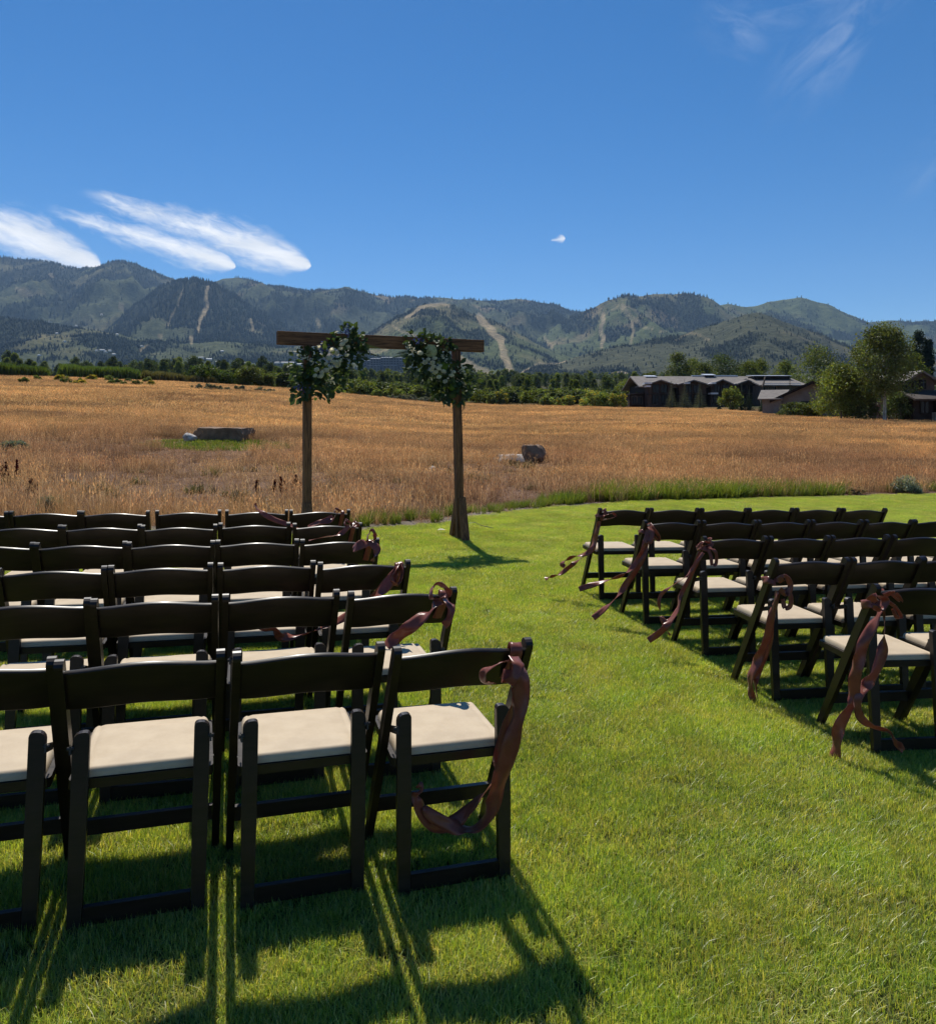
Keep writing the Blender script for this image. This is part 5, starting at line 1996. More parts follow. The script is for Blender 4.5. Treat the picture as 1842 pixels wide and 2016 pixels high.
    for side in (0, 1):
        for i in range(n):
            for j in range(n):
                f1 = .5 - .5 * math.cos(math.pi * i / (n - 1))
                f2 = .5 - .5 * math.cos(math.pi * j / (n - 1))
                x, y = x0 + (x1 - x0) * f1, y0 + (y1 - y0) * f2
                # pull corners in
                dx_, dy_ = min(x - x0, x1 - x), min(y - y0, y1 - y)
                if dx_ < rc and dy_ < rc:
                    ex, ey = rc - dx_, rc - dy_
                    m_ = max(ex, ey)
                    l_ = math.hypot(ex, ey)
                    if l_ > 1e-6:
                        f = m_ / l_
                        ex, ey = ex * f, ey * f
                    x = (x0 + rc - ex) if x < 0 else (x1 - rc + ex)
                    y = (y0 + rc - ey) if y < (y0 + y1) / 2 else (y1 - rc + ey)
                    d_ = rc - math.hypot(ex, ey)
                else:
                    d_ = min(dx_, dy_)
                e_ = max(0.0, min(1.0, d_ / .016))
                if side == 0:
                    z = .416 + .026 * math.sqrt(1 - (1 - e_) ** 2)
                    z += .005 * min(1, max(0, d_ - .02) / .06)
                    z -= .0040 * math.exp(-((min(x - x0, x1 - x) - .026) / .005) ** 2)
                else:
                    z = .4155
                V.append((x, y, z))
    N = n * n
    for i in range(n - 1):
        for j in range(n - 1):
            a = i * n + j
            Q.append((a, a + n, a + n + 1, a + 1))
            Q.append((N + a, N + a + 1, N + a + n + 1, N + a + n))
    me['seat_pad'] = np_mesh('seat_pad', np.array(V), np.array(Q), M['pad'], None, True)
    # rails
    bm = bmesh.new()
    add_box(bm, -HW + .0245, HW - .0245, post_y(.17) - .010, post_y(.17) + .010, .145, .192)
    me['front_stretcher'] = bm_mesh('front_stretcher', bm, M['chair_wood'], False, .003, 2)
    bm = bmesh.new()
    add_box(bm, -.1445, .1445, -.019, -.001, .022, .074)
    me['rear_rail'] = bm_mesh('rear_rail', bm, M['chair_wood'], False, .003, 2)
    return me


CH = make_chair_meshes()
CHAIR_PARTS = [('post', 'post-1'), ('post', 'post1'), ('rear_leg', 'rear_leg-1'), ('rear_leg', 'rear_leg1'), ('bolt', 'bolt-1'), ('bolt', 'bolt1'), ('bolt', 'bolt_low-1'), ('bolt', 'bolt_low1'), ('hinge', 'hinge-1'), ('hinge', 'hinge1'), ('backrest', 'backrest'), ('seat_frame', 'seat_frame'),
               ('seat_pad', 'seat_pad'), ('front_stretcher', 'front_stretcher'), ('rear_rail', 'rear_rail')]
chair0 = None
ANG = rad(12.4)


def chair_matrix(tx, ty, ang):
    """tx, ty: middle of the back's top edge"""
    R = TILT @ Matrix.Rotation(ang, 4, 'Z')
    top = R @ Vector((0, TOPY, TOPZ))
    n = TILT @ Vector((0, 0, 1))
    ground = Vector((tx, ty, SX * tx)) + Vector((0, 0, 0))
    # the measured point lies TOPZ above the lawn
    root = Vector((tx, ty, 0)) - Vector((top.x, top.y, 0))
    root.z = SX * root.x
    return Matrix.Translation(root) @ R


def place_chair(tx, ty, ang, label, group):
    global chair0
    if chair0 is None:
        chair0 = bpy.data.objects.new('folding_chair', None)
        chair0.empty_display_size = .1
        COL.objects.link(chair0)
        for nm, key in CHAIR_PARTS:
            link(nm, CH[key], chair0)
        o = chair0
        o.matrix_world = chair_matrix(tx, ty, ang)
    else:
        o = copy_tree(chair0, (0, 0, 0))
        o.matrix_world = chair_matrix(tx, ty, ang)
    tag(o, label, 'chair', group)
    return o


def top_hit(px, py, h=TOPZ):
    ux, uz = (px - CX) / F, -(py - HZ) / F
    t_ = (-EYE + h) / (uz - SX * ux)
    return np.array([ux * t_, t_])


ORD = ['', 'aisle end', 'second from the aisle', 'third from the aisle', 'fourth from the aisle', 'fifth from the aisle', 'sixth from the aisle', 'seventh from the aisle']
LROWS = {  # rows counted from the back; photo spans of the backs' top edges
    1: [(771, 1273.6, 1054, 1266), (458.6, 1285, 758, 1269), (113, 1300, 441, 1287), (-230, 1318, 106, 1302)],
    2: [(682, 1167, 903, 1159.5), (438, 1171, 670, 1164.6), (181, 1180, 429, 1177), (-85, 1189, 175, 1182)],
    3: [(626, 1110, 808, 1104.6), (431, 1109, 621, 1107), (217, 1116, 417, 1110), (0, 1121, 211, 1118)],
    4: [(591.6, 1062.5, 747.5, 1062.5), (425.5, 1065.6, 588, 1062.5), (253, 1070.6, 421, 1065.6), (75, 1068, 251, 1070.6), (-112, 1073, 67.5, 1069)],
    5: [(577, 1031, 713, 1032), (429, 1031, 574, 1029), (277, 1036, 428, 1034.6), (132, 1034, 281, 1036), (-28, 1037, 123, 1035)],
    6: [(571, 1005, 689, 1004.6), (444, 1006, 567, 1004.6), (308, 1005.6, 435, 1006), (161, 1008, 293, 1006.6), (24, 1006.6, 161, 1008), (-118, 1010, 17, 1008)]}
RNAME = {1: 'back row', 2: 'second row from the back', 3: 'third row from the back', 4: 'fourth row from the back', 5: 'row second from the arch', 6: 'row nearest the arch'}
rj = random.Random(5)
chair_top = {}
for rw, spans in LROWS.items():
    C = np.array([(top_hit(a, b) + top_hit(c, d)) / 2 for a, b, c, d in spans])
    # smooth the row: a straight line with a little individual wobble
    ax = np.array([math.cos(ANG), math.sin(ANG)])
    nv = np.array([-ax[1], ax[0]])
    u, v = C @ ax, C @ nv
    v = .7 * v + .3 * np.polyval(np.polyfit(u, v, 1 if len(u) > 2 else 0), u)
    pr = np.polyfit(u, v, 1)
    base_ang = ANG + max(-.02, min(.02, math.atan(pr[0]))) + rad({1: 4.5, 2: 3.0}.get(rw, 1.8))
    for i in range(len(u)):
        if i and u[i - 1] - u[i] < .452:
            u[i] = u[i - 1] - .452
        p = ax * u[i] + nv * v[i]
        lab = 'dark folding chair, %s, %s left of the aisle' % (ORD[i + 1], RNAME[rw])
        place_chair(p[0], p[1], base_ang + rad(rj.uniform(-1.2, 1.2)), lab, 'dark folding chairs left of the aisle')
        chair_top[('L', rw, i)] = (p, base_ang)


def cz(x, y):
    return 1058.3 + .4254 * x, 959.9 + .4254 * y


RROWS = {'A': ((283, 97), 6), 'B': ((490, 155), 7), 'C': ((765, 230), 5), 'D': ((1110, 338), 4), 'E': ((1545, 450), 2)}
RRN = {'A': 'row nearest the meadow', 'B': 'second row from the meadow', 'C': 'middle row', 'D': 'second row from the back', 'E': 'back row'}
for rw, (q, n) in RROWS.items():
    P = top_hit(*cz(*q))
    ang = rad({'D': 10.0, 'E': 9.0}.get(rw, 12.5))
    ax = np.array([math.cos(rad(12)), math.sin(rad(12))])
    nv = np.array([-ax[1], ax[0]])
    for i in range(n):
        p = P + nv * {'D': .03, 'E': -.03}.get(rw, 0) + ax * (.225 + i * .463 + (rj.uniform(-.004, .004) if i else 0)) + nv * rj.uniform(-.012, .012) * (i > 0)
        lab = 'dark folding chair, %s, %s right of the aisle' % (ORD[i + 1], RRN[rw])
        place_chair(p[0], p[1], ang + rad(rj.uniform(-1.2, 1.2)), lab, 'dark folding chairs right of the aisle')
        chair_top[('R', rw, i)] = (p, ang)


# ------------------------------------------------------------------ ribbons
def catmull(P, n):
    P = [np.array(p, float) for p in P]
    P = [2 * P[0] - P[1]] + P + [2 * P[-1] - P[-2]]
    outp = []
    for i in range(1, len(P) - 2):
        for k in range(n):
            t_ = k / n
            a, b, c, d = P[i - 1:i + 3]
            outp.append(.5 * ((2 * b) + (-a + c) * t_ + (2 * a - 5 * b + 4 * c - d) * t_ ** 2 + (-a + 3 * b - 3 * c + d) * t_ ** 3))
    outp.append(P[-2])
    return np.array(outp)


def ribbon_mesh(pts, width, facing=None, twist=None, seed=0, n=8, cup=.15, side_ax=None):
    """a cloth band along a path; facing: direction its flat side looks; twist: degrees at each control point"""
    r = np.random.default_rng(seed)
    C = catmull(pts, n)
    N = len(C)
    tw = np.interp(np.linspace(0, 1, N), np.linspace(0, 1, len(twist)), twist) if twist is not None else np.zeros(N)
    wd = np.interp(np.linspace(0, 1, N), np.linspace(0, 1, len(width)), width) if isinstance(width, (list, tuple)) else np.full(N, width)
    fc = Vector(facing or (0, -1, .15)).normalized()
    if side_ax is None:
        tw = tw + 48 * np.sin(np.arange(N) * .21 + seed * 1.7) + 14 * np.sin(np.arange(N) * .53 + seed)
    V, Q = [], []
    cols = 4
    for side in (0, 1):
        for i in range(N):
            d = Vector(C[min(i + 1, N - 1)] - C[max(i - 1, 0)])
            d = d.normalized() if d.length > 1e-6 else Vector((0, 0, -1))
            b = d.cross(fc) if side_ax is None else Vector(side_ax) - d * d.dot(Vector(side_ax))
            if b.length < .05:
                b = d.orthogonal()
            b.normalize()
            b = Quaternion(d, rad(tw[i])) @ b
            nn = b.cross(d).normalized()
            for c in range(cols + 1):
                q = c / cols - .5
                p = Vector(C[i]) + b * wd[i] * q + nn * (cup * wd[i] * math.sin(q * 5 + i * .5 + seed) * .35) + nn * (.0006 if side else -.0006)
                V.append(tuple(p))
    K = cols + 1
    M_ = N * K
    for i in range(N - 1):
        for c in range(cols):
            a = i * K + c
            Q.append((a, a + 1, a + K + 1, a + K))
            Q.append((M_ + a, M_ + a + K, M_ + a + K + 1, M_ + a + 1))
        for c in (0, cols):
            a = i * K + c
            q_ = (a, a + K, M_ + a + K, M_ + a)
            Q.append(q_ if c == 0 else q_[::-1])
    return np_mesh('ribbon', np.array(V), np.array(Q), M['ribbon'], None, True)


KNOT_OVER = True


def ribbon(label, pieces, group='rust ribbons on the aisle chairs'):
    """pieces: (part name, points, width, twist, facing)"""
    root = empty('ribbon', pieces[0][1][0], 0, label, 'ribbon', group)
    o0 = Vector(pieces[0][1][0])
    for k, pc in enumerate(pieces):
        nm, pts, wd, tw = pc[:4]
        sa = None
        if nm == 'knot':
            sa = (.978, .208, 0) if KNOT_OVER else (0, .45, .9)
        elif nm == 'bow_loop':
            sa = (.45, -.75, .35) if k % 2 else (.75, -.5, -.35)
        P = [tuple(Vector(p) - o0) for p in pts]
        kf = (.88 if KNOT_OVER else .84) * (.72 if nm != 'tail' else 1.0)
        wd = [q * kf for q in wd] if isinstance(wd, list) else wd * kf
        link(nm, ribbon_mesh(P, wd, None, tw if sa is None else None, k * 3 + len(label), 8, .15, sa), root)
    return root


def px3(pts, dz=0.0):
    return [at(x, y, Y) for x, y, Y in pts]


def chair_pt(key, x, y, z):
    p, a = chair_top[key]
    return chair_matrix(p[0], p[1], a) @ Vector((x, y, z))


def wrap(key, side, z=.70, w=.05):
    """band tied round the slat and post near the given side"""
    x = side * .190
    y = post_y(z)
    ring = [(x, y - .035, z), (x + .04 * side, y - .03, z + .012), (x + .042 * side, y + .03, z - .004), (x, y + .034, z - .012), (x - .03 * side, y + .022, z + .045), (x - .03 * side, y - .03, z + .055), (x, y - .037, z + .004)]
    return [chair_pt(key, *q) for q in ring]


def over(key, side, z0=.66):
    """band folded over the slat's upper edge"""
    x = side * .165
    y = post_y(.77)
    ring = [(x - .012, post_y(z0) - .026, z0), (x, y - .030, .755), (x + .004, y - .006, .785), (x + .006, y + .026, .752), (x + .01, post_y(z0) + .026, z0 + .01)]
    return [chair_pt(key, *q) for q in ring]


def loop(c, r1, r2, tilt=0.0, ax=(1, 0, 0)):
    c = Vector(c)
    ax = Vector(ax).normalized()
    up = Vector((0, -.25, 1)).normalized()
    return [tuple(c + ax * math.cos(a) * r1 + (up * math.cos(tilt) + ax * math.sin(tilt)) * (math.sin(a) + 1) * r2 + Vector((0, -.02 * math.sin(a * 2), 0))) for a in np.linspace(-math.pi / 2, math.pi * 1.5, 9)]


# right-hand end of the back row
k1 = ('L', 1, 0)
Yk = chair_top[k1][0][1] - .05
ribbon('rust ribbon at the back row aisle end, tail swinging low under the seat', [
    ('knot', over(k1, 1), .060, None),
    ('bow_loop', px3([(1008, 1300, Yk), (985, 1305, Yk - .05), (955, 1322, Yk - .05), (953, 1342, Yk - .03), (972, 1346, Yk - .02)]), .055, [0, 20, 60, 90, 120]),
    ('bow_loop', px3([(1010, 1292, Yk - .02), (1020, 1310, Yk - .06), (1012, 1335, Yk - .07), (998, 1345, Yk - .04), (1002, 1318, Yk - .02)]), .055, [0, -20, -40, -70, -100]),
    ('tail', px3([(1018, 1300, Yk - .03), (1026, 1340, Yk - .04), (1022, 1395, Yk - .04), (1006, 1465, Yk - .03), (985, 1530, Yk), (966, 1592, Yk + .04), (940, 1628, Yk + .08), (905, 1632, Yk + .10), (860, 1612, Yk + .10), (832, 1590, Yk + .09)]), [.04, .058, .06, .06, .058, .055, .055, .05, .045, .035], [0, 10, -10, 5, 20, 30, 40, 60, 50, 70]),
    ('tail', px3([(1014, 1308, Yk - .02), (1014, 1380, Yk), (990, 1475, Yk + .02), (966, 1545, Yk + .06), (925, 1592, Yk + .12), (880, 1626, Yk + .12), (842, 1614, Yk + .1), (822, 1582, Yk + .08), (816, 1566, Yk + .08), (828, 1555, Yk + .07), (824, 1543, Yk + .07)]), [.04, .055, .058, .06, .05, .055, .055, .045, .03, .028, .03], [0, 0, 20, 50, 80, 40, 20, 0, 60, 140, 200])])

k2 = ('L', 2, 0)
Yk = chair_top[k2][0][1] - .04
ribbon('rust ribbon with a big loop standing over the second row backrest', [
    ('knot', over(k2, 1), .06, None),
    ('bow_loop', loop(at(862, 1180, Yk - .02), .035, .032, .2), .052, [0, 0, 0]),
    ('bow_loop', px3([(872, 1178, Yk), (888, 1195, Yk - .05), (884, 1218, Yk - .06), (874, 1232, Yk - .05)]), .05, [0, 10, 20]),
    ('tail', px3([(866, 1182, Yk - .03), (846, 1204, Yk - .07), (815, 1228, Yk - .09), (786, 1250, Yk - .10), (760, 1272, Yk - .12)]), [.05, .06, .06, .06, .05], [20, 30, 30, 20, 10])])

k3 = ('L', 3, 0)
Yk = chair_top[k3][0][1] - .04
ribbon('rust ribbon crumpled over the third row aisle backrest, tail trailing left', [
    ('knot', over(k3, 1), .065, None),
    ('bow_loop', px3([(784, 1112, Yk), (776, 1124, Yk - .05), (768, 1142, Yk - .06), (782, 1150, Yk - .05), (792, 1130, Yk - .04), (786, 1112, Yk)]), .06, [0, 20, 40, 60, 30]),
    ('tail', px3([(782, 1118, Yk - .03), (766, 1148, Yk - .06), (742, 1172, Yk - .08), (715, 1190, Yk - .08)]), .055, [0, 20, 20]),
    ('tail', px3([(780, 1125, Yk + .02), (730, 1180, Yk + .06), (660, 1225, Yk + .05), (600, 1248, Yk - .02), (556, 1254, Yk - .10), (540, 1240, Yk - .14), (510, 1230, Yk - .16)]), .05, [0, 30, 60, 30, 0, 20])])

k4 = ('L', 4, 0)
Yk = chair_top[k4][0][1] - .04
ribbon('rust ribbon with a loop poking above the fourth row aisle chair', [
    ('knot', over(k4, 1), .055, None),
    ('bow_loop', loop(at(728, 1066, Yk), .020, .034, .3), .042, [0, 10, 0]),
    ('tail', px3([(728, 1066, Yk - .02), (742, 1082, Yk - .05), (732, 1105, Yk - .06)]), .05, [0, 30, 60]),
    ('tail', px3([(724, 1068, Yk - .02), (706, 1074, Yk - .06), (695, 1083, Yk - .06)]), .06, [40, 60, 70])])

k5 = ('L', 5, 0)
Yk = chair_top[k5][0][1] - .04
ribbon('rust ribbon on the second row from the arch, tail lying across the backrest', [
    ('knot', over(k5, 1), .045, None),
    ('bow_loop', loop(at(686, 1034, Yk), .02, .018, -.3), .035, [0, 10, 0]),
    ('bow_loop', loop(at(698, 1037, Yk), .018, .018, .4), .035, [0, 10, 0]),
    ('tail', px3([(688, 1036, Yk - .02), (668, 1052, Yk - .06), (640, 1057, Yk - .08), (608, 1064, Yk - .10)]), [.035, .04, .035, .02], [20, 50, 60, 60])])

k6 = ('L', 6, 0)
Yk = chair_top[k6][0][1] - .04
ribbon('rust ribbon on the front row near the arch, end blown up over the next chair', [
    ('knot', over(k6, 1), .045, None),
    ('bow_loop', loop(at(664, 1008, Yk), .02, .012, 0), .035, [0, 10, 0]),
    ('tail', px3([(664, 1010, Yk - .02), (652, 1024, Yk - .05), (630, 1028, Yk - .06), (606, 1036, Yk - .07)]), [.03, .055, .045, .02], [20, 50, 60]),
    ('tail', px3([(655, 1016, Yk - .03), (600, 1040, Yk - .10), (560, 1030, Yk - .12), (530, 1018, Yk - .12), (508, 1003, Yk - .10), (503, 995, Yk - .08), (504, 990, Yk - .08)]), [.03, .035, .04, .045, .04, .025, .01], [0, 30, 50, 60, 40, 20])])


def rr(pts, Yb):
    """points measured on the right block, with a depth offset each"""
    return [at(*cz(x, y), Yb + d) for x, y, d in pts]


KNOT_OVER = False
kA = ('R', 'A', 0)
Yb = chair_top[kA][0][1] - .02
ribbon('rust ribbon on the right row nearest the meadow, tail blown left over grass', [
    ('knot', wrap(kA, -1, .72), .045, None),
    ('bow_loop', rr([(290, 150, 0), (310, 130, -.05), (345, 120, -.06), (360, 132, -.06), (335, 143, -.05), (300, 150, -.03)], Yb), .045, [0, 30, 60, 60, 30]),
    ('tail', rr([(285, 155, -.03), (272, 210, -.02), (262, 262, 0), (240, 296, 0), (200, 314, .02), (150, 325, .02), (112, 352, .02), (125, 366, .02)], Yb), [.04, .05, .055, .055, .05, .05, .05, .04], [0, 10, 30, 60, 70, 80, 60, 20]),
    ('tail', rr([(282, 165, 0), (262, 240, .03), (225, 305, .04), (175, 345, .05), (140, 372, .05), (100, 402, .05), (60, 412, .05), (34, 424, .05)], Yb), .046, [20, 40, 60, 60, 20, 60, 80, 60])])

kB = ('R', 'B', 0)
Yb = chair_top[kB][0][1] - .02
ribbon('rust ribbon on the second right row, two long tails streaming left', [
    ('knot', wrap(kB, -1, .70), .05, None),
    ('bow_loop', rr([(518, 170, 0), (535, 190, -.05), (560, 225, -.06), (556, 244, -.05), (535, 225, -.04), (515, 185, -.02)], Yb), .05, [0, 30, 60, 60, 30]),
    ('bow_loop', rr([(512, 180, -.02), (528, 205, -.06), (522, 245, -.07), (508, 250, -.06), (505, 205, -.03)], Yb), .055, [0, -20, -40]),
    ('tail', rr([(508, 195, -.03), (495, 265, -.03), (465, 335, -.01), (415, 390, 0), (345, 422, .02), (270, 445, .03), (190, 470, .03)], Yb), [.045, .055, .055, .05, .055, .055, .045], [0, 20, 40, 60, 80, 70, 60]),
    ('tail', rr([(505, 205, 0), (495, 290, -.02), (465, 365, -.02), (420, 430, -.01), (370, 500, 0), (310, 560, 0), (255, 604, 0)], Yb), [.045, .05, .05, .055, .06, .06, .05], [0, 10, 30, 20, 40, 50, 50])])

kC = ('R', 'C', 0)
Yb = chair_top[kC][0][1] - .02
ribbon('rust ribbon on the middle right row, bright tail tip near the grass', [
    ('knot', wrap(kC, -1, .71), .055, None),
    ('bow_loop', rr([(740, 272, -.02), (770, 252, -.06), (795, 258, -.06), (780, 268, -.06), (750, 272, -.05)], Yb), .04, [30, 60, 60]),
    ('bow_loop', rr([(790, 275, -.03), (822, 300, -.06), (824, 350, -.06), (806, 358, -.06), (800, 320, -.05), (788, 285, -.03)], Yb), .035, [20, 70, 60, 20]),
    ('tail', rr([(765, 300, -.05), (725, 360, -.04), (680, 415, -.02), (620, 455, 0), (575, 490, .02), (560, 525, .02), (565, 570, .02)], Yb), .026, [60, 70, 60, 40, 60, 40]),
    ('tail', rr([(755, 300, -.02), (700, 420, .03), (660, 500, .05), (645, 565, .03), (610, 620, 0), (570, 665, -.02), (512, 708, -.03)], Yb), [.04, .03, .035, .05, .05, .055, .045], [0, 60, 80, 30, 30, 30, 20]),
    ('tail', rr([(650, 560, .04), (600, 620, .04), (572, 600, .05), (590, 650, .03), (612, 684, .03)], Yb), .03, [0, 40, 80, 30])])

kD = ('R', 'D', 0)
Yb = chair_top[kD][0][1] - .02
ribbon('rust ribbon on the second right row from the back, tails hanging to grass', [
    ('knot', wrap(kD, -1, .66), .065, None),
    ('bow_loop', rr([(1110, 430, -.03), (1145, 415, -.07), (1168, 450, -.08), (1150, 495, -.07), (1118, 470, -.05)], Yb), .06, [0, 20, 40, 20]),
    ('bow_loop', rr([(1140, 470, -.05), (1168, 500, -.07), (1166, 548, -.07), (1142, 556, -.06), (1132, 515, -.05)], Yb), .04, [0, 60, 70, 30]),
    ('tail', rr([(1105, 480, -.04), (1080, 590, -.02), (1062, 690, 0), (1020, 790, .02), (985, 870, .02), (985, 940, .02), (996, 1000, .02), (968, 1040, .02), (908, 1038, .02)], Yb), [.045, .045, .05, .06, .06, .045, .05, .05, .03], [30, 50, 40, 20, 30, 60, 20, 60, 80]),
    ('tail', rr([(1108, 485, -.02), (1095, 600, 0), (1068, 720, .03), (1030, 830, .04), (1005, 905, .04), (1018, 985, .04), (1030, 1060, .03), (1036, 1105, .03)], Yb), .042, [60, 60, 40, 30, 60, 50, 50])])

kE = ('R', 'E', 0)
Yb = chair_top[kE][0][1] - .02
ribbon('long rust ribbon on the right back row, sunlit tail reaching the grass', [
    ('knot', wrap(kE, -1, .69), .065, None),
    ('bow_loop', rr([(1535, 525, -.04), (1570, 505, -.08), (1605, 520, -.08), (1590, 560, -.08), (1550, 555, -.06)], Yb), .065, [0, 20, 30]),
    ('bow_loop', rr([(1600, 500, -.04), (1650, 488, -.08), (1678, 525, -.08), (1640, 495, -.07)], Yb), .035, [20, 60, 80]),
    ('bow_loop', rr([(1605, 520, -.04), (1655, 555, -.07), (1680, 600, -.07), (1660, 602, -.07), (1640, 560, -.06)], Yb), .03, [20, 60, 80]),
    ('tail', rr([(1585, 560, -.04), (1555, 630, -.05), (1508, 710, -.05), (1485, 800, -.05), (1465, 890, -.04), (1462, 980, -.03), (1430, 1040, -.03), (1390, 1120, -.03), (1378, 1220, -.03), (1348, 1325, -.03)], Yb), [.045, .055, .055, .06, .065, .06, .06, .062, .06, .06], [20, 60, 70, 30, 10, 30, 20, 10, 20, 20]),
    ('tail', rr([(1600, 560, -.02), (1602, 660, -.02), (1590, 770, -.03), (1560, 860, -.04), (1510, 925, -.05), (1480, 985, -.06), (1490, 1060, -.06), (1545, 1105, -.06), (1620, 1130, -.06), (1660, 1180, -.06), (1690, 1220, -.06)], Yb), [.02, .03, .06, .062, .06, .05, .045, .035, .05, .045, .03], [80, 70, 20, 20, 30, 30, 60, 80, 40, 40, 20])])


# ------------------------------------------------------------------ the arch
AP0, AP1 = Vector((-2.19, 8.74, 0)), Vector((.19, 9.72, 0))
adir = (AP1 - AP0).normalized()
a_ang = math.atan2(adir.y, adir.x)
a_mid = (AP0 + AP1) / 2
a_len = (AP1 - AP0).length
arch_z = SX * a_mid.x
arch = empty('wedding_arch', (a_mid.x, a_mid.y, arch_z), a_ang, 'rustic brown timber arch standing on the lawn edge before the meadow', 'arch')


def arch_local(px, dn=0.0):
    """distance along the beam of the photo column, from the arch middle"""
    s_ = (px - CX) / F
    d = AP1 - AP0
    t_ = (s_ * AP0.y - AP0.x) / (d.x - s_ * d.y)
    return (t_ - .5) * a_len, AP0.y + d.y * t_


beam_top = EYE + (HZ - 670) / F * 9.72 - arch_z
bm = bmesh.new()
add_box(bm, -a_len / 2, a_len / 2, -.045, .045, beam_top - .152, beam_top)
bmesh.ops.subdivide_edges(bm, edges=[e for e in bm.edges if abs((e.verts[0].co - e.verts[1].co).x) > 1], cuts=30)
link('beam', bm_mesh('beam', bm, M['timber_beam'], False, .006, 2), arch)
ptop = beam_top - .154
for px_t, px_b, name in ((605, 604.5, 'post'), (897.5, 905.5, 'post')):
    xt, _ = arch_local(px_t)
    xb, yb_ = arch_local(px_b)
    zb = SX * (a_mid.x + adir.x * xb) - arch_z - .03
    bm = bmesh.new()
    add_box(bm, -.047, .047, -.047, .047, 0, 1)
    bmesh.ops.subdivide_edges(bm, edges=[e for e in bm.edges if abs((e.verts[0].co - e.verts[1].co).z) > .5], cuts=12)
    for v in bm.verts:
        t_ = v.co.z
        v.co = Vector((v.co.x + xb + (xt - xb) * t_, v.co.y, zb + (ptop - zb) * t_))
    link('post', bm_mesh('post', bm, M['timber'], False, .006, 2), arch)
    for s_, ln_ in ((-1, .17), (1, .23)):
        bm = bmesh.new()
        w_ = .045
        top_z = .50
        pts = [(s_ * .050, top_z), (s_ * .050, top_z - .16), (s_ * (ln_ - .02), zb), (s_ * (ln_ + .065), zb), (s_ * .075, top_z + .02)]
        add_prism(bm, pts, 0, xb - .044 + (.004 if s_ < 0 else 0), xb + .044)
        link('brace', bm_mesh('brace', bm, M['timber'], False, .005, 2), arch)


# flowers
def leaf_shape(L, W, mat):
    V = [(0, 0, 0), (-W * .38, L * .3, .10 * L), (0, L * .32, 0), (W * .38, L * .3, .10 * L), (-W * .5, L * .6, .06 * L), (0, L * .62, -.04 * L), (W * .5, L * .6, .06 * L), (-W * .25, L * .85, -.03 * L), (W * .25, L * .85, -.03 * L), (0, L, -.12 * L)]
    Fc = [[0, 2, 1], [0, 3, 2], [1, 2, 5, 4], [2, 3, 6, 5], [4, 5, 9, 7], [5, 6, 8, 9]]
    me = bpy.data.meshes.new('leaf')
    me.from_pydata(V, [], Fc)
    me.update()
    me.materials.append(mat)
    for p in me.polygons:
        p.use_smooth = True
    return me


def rose_mesh(R, seed):
    r = random.Random(seed)
    V, Q = [], []

    def petal(az_, rad_, h0, h1, span, lean, curl):
        o0 = len(V)
        nu, nv_ = 5, 4
        for i in range(nu):
            u = -1 + 2 * i / (nu - 1)
            for j in range(nv_):
                t_ = j / (nv_ - 1)
                a = az_ + u * span * (.45 + .55 * math.sin(math.pi * min(1, .25 + .6 * t_)))
                q = rad_ * (.35 + .65 * t_ ** .7) + lean * t_ * t_ - .12 * rad_ * u * u * t_
                z = h0 + (h1 - h0) * t_ - curl * max(0, t_ - .6) * 1.5 - .12 * (h1 - h0) * u * u * t_
                V.append((q * math.cos(a), q * math.sin(a), z))
        for i in range(nu - 1):
            for j in range(nv_ - 1):
                a = o0 + i * nv_ + j
                Q.append((a, a + nv_, a + nv_ + 1, a + 1))
    for ring, (n_, rd, h1, lean, curl) in enumerate([(3, .26, .95, -.03, 0), (4, .45, .98, .02, .04), (5, .66, .88, .10, .12), (6, .86, .66, .18, .2)]):
        for k in range(n_):
            petal(6.283 * (k + .5 * ring + r.uniform(-.15, .15)) / n_, rd * R, -.1 * R, h1 * R, 6.283 / n_ * .68, lean * R, curl * R)
    return np_mesh('rose', np.array(V), np.array(Q), M['rose'], None, True)


def hydrangea_mesh(R, seed, mat, n=90, fl=.018):
    r = np.random.default_rng(seed)
    V, Q = [], []
    for k in range(n):
        z = 1 - 1.55 * (k + .5) / n
        th = k * 2.399963
        d = np.array([math.sqrt(max(0, 1 - z * z)) * math.cos(th), math.sqrt(max(0, 1 - z * z)) * math.sin(th), z])
        c = d * R * (.86 + .22 * r.random())
        a = np.cross(d, r.normal(0, 1, 3))
        a /= np.linalg.norm(a)
        b = np.cross(d, a)
        for q in range(4):
            t_ = q * math.pi / 2
            e1_ = a * math.cos(t_) + b * math.sin(t_)
            e2_ = np.cross(d, e1_)
            o0 = len(V)
            dd = d * fl * (.5 * r.random() - .05)
            V += [tuple(c - d * fl * .35), tuple(c + (e1_ * .55 + e2_ * .5) * fl + dd), tuple(c + e1_ * fl * .95 + dd * 1.2), tuple(c + (e1_ * .55 - e2_ * .5) * fl + dd * .6)]
            Q.append((o0, o0 + 1, o0 + 2, o0 + 3))
    return np_mesh('hydrangea', np.array(V), np.array(Q), mat, None, False)


LEAVES = [leaf_shape(.052, .034, M['arr_leaf']), leaf_shape(.072, .040, M['arr_leaf']), leaf_shape(.045, .040, M['arr_leaf'])]
ROSES = [rose_mesh(.034, 1), rose_mesh(.030, 2), rose_mesh(.026, 3)]
HYD_W = hydrangea_mesh(.075, 4, M['hyd_white'], 130, .020)
HYD_G = hydrangea_mesh(.048, 5, M['hyd_green'], 80, .016)


def c5(x, y):
    return 516.9 + .2672 * x, 615.3 + .2672 * y


def arr_pt(x, y, front):
    px, py = c5(x, y)
    _, Y = arch_local(px)
    return at(px, py, Y - front)


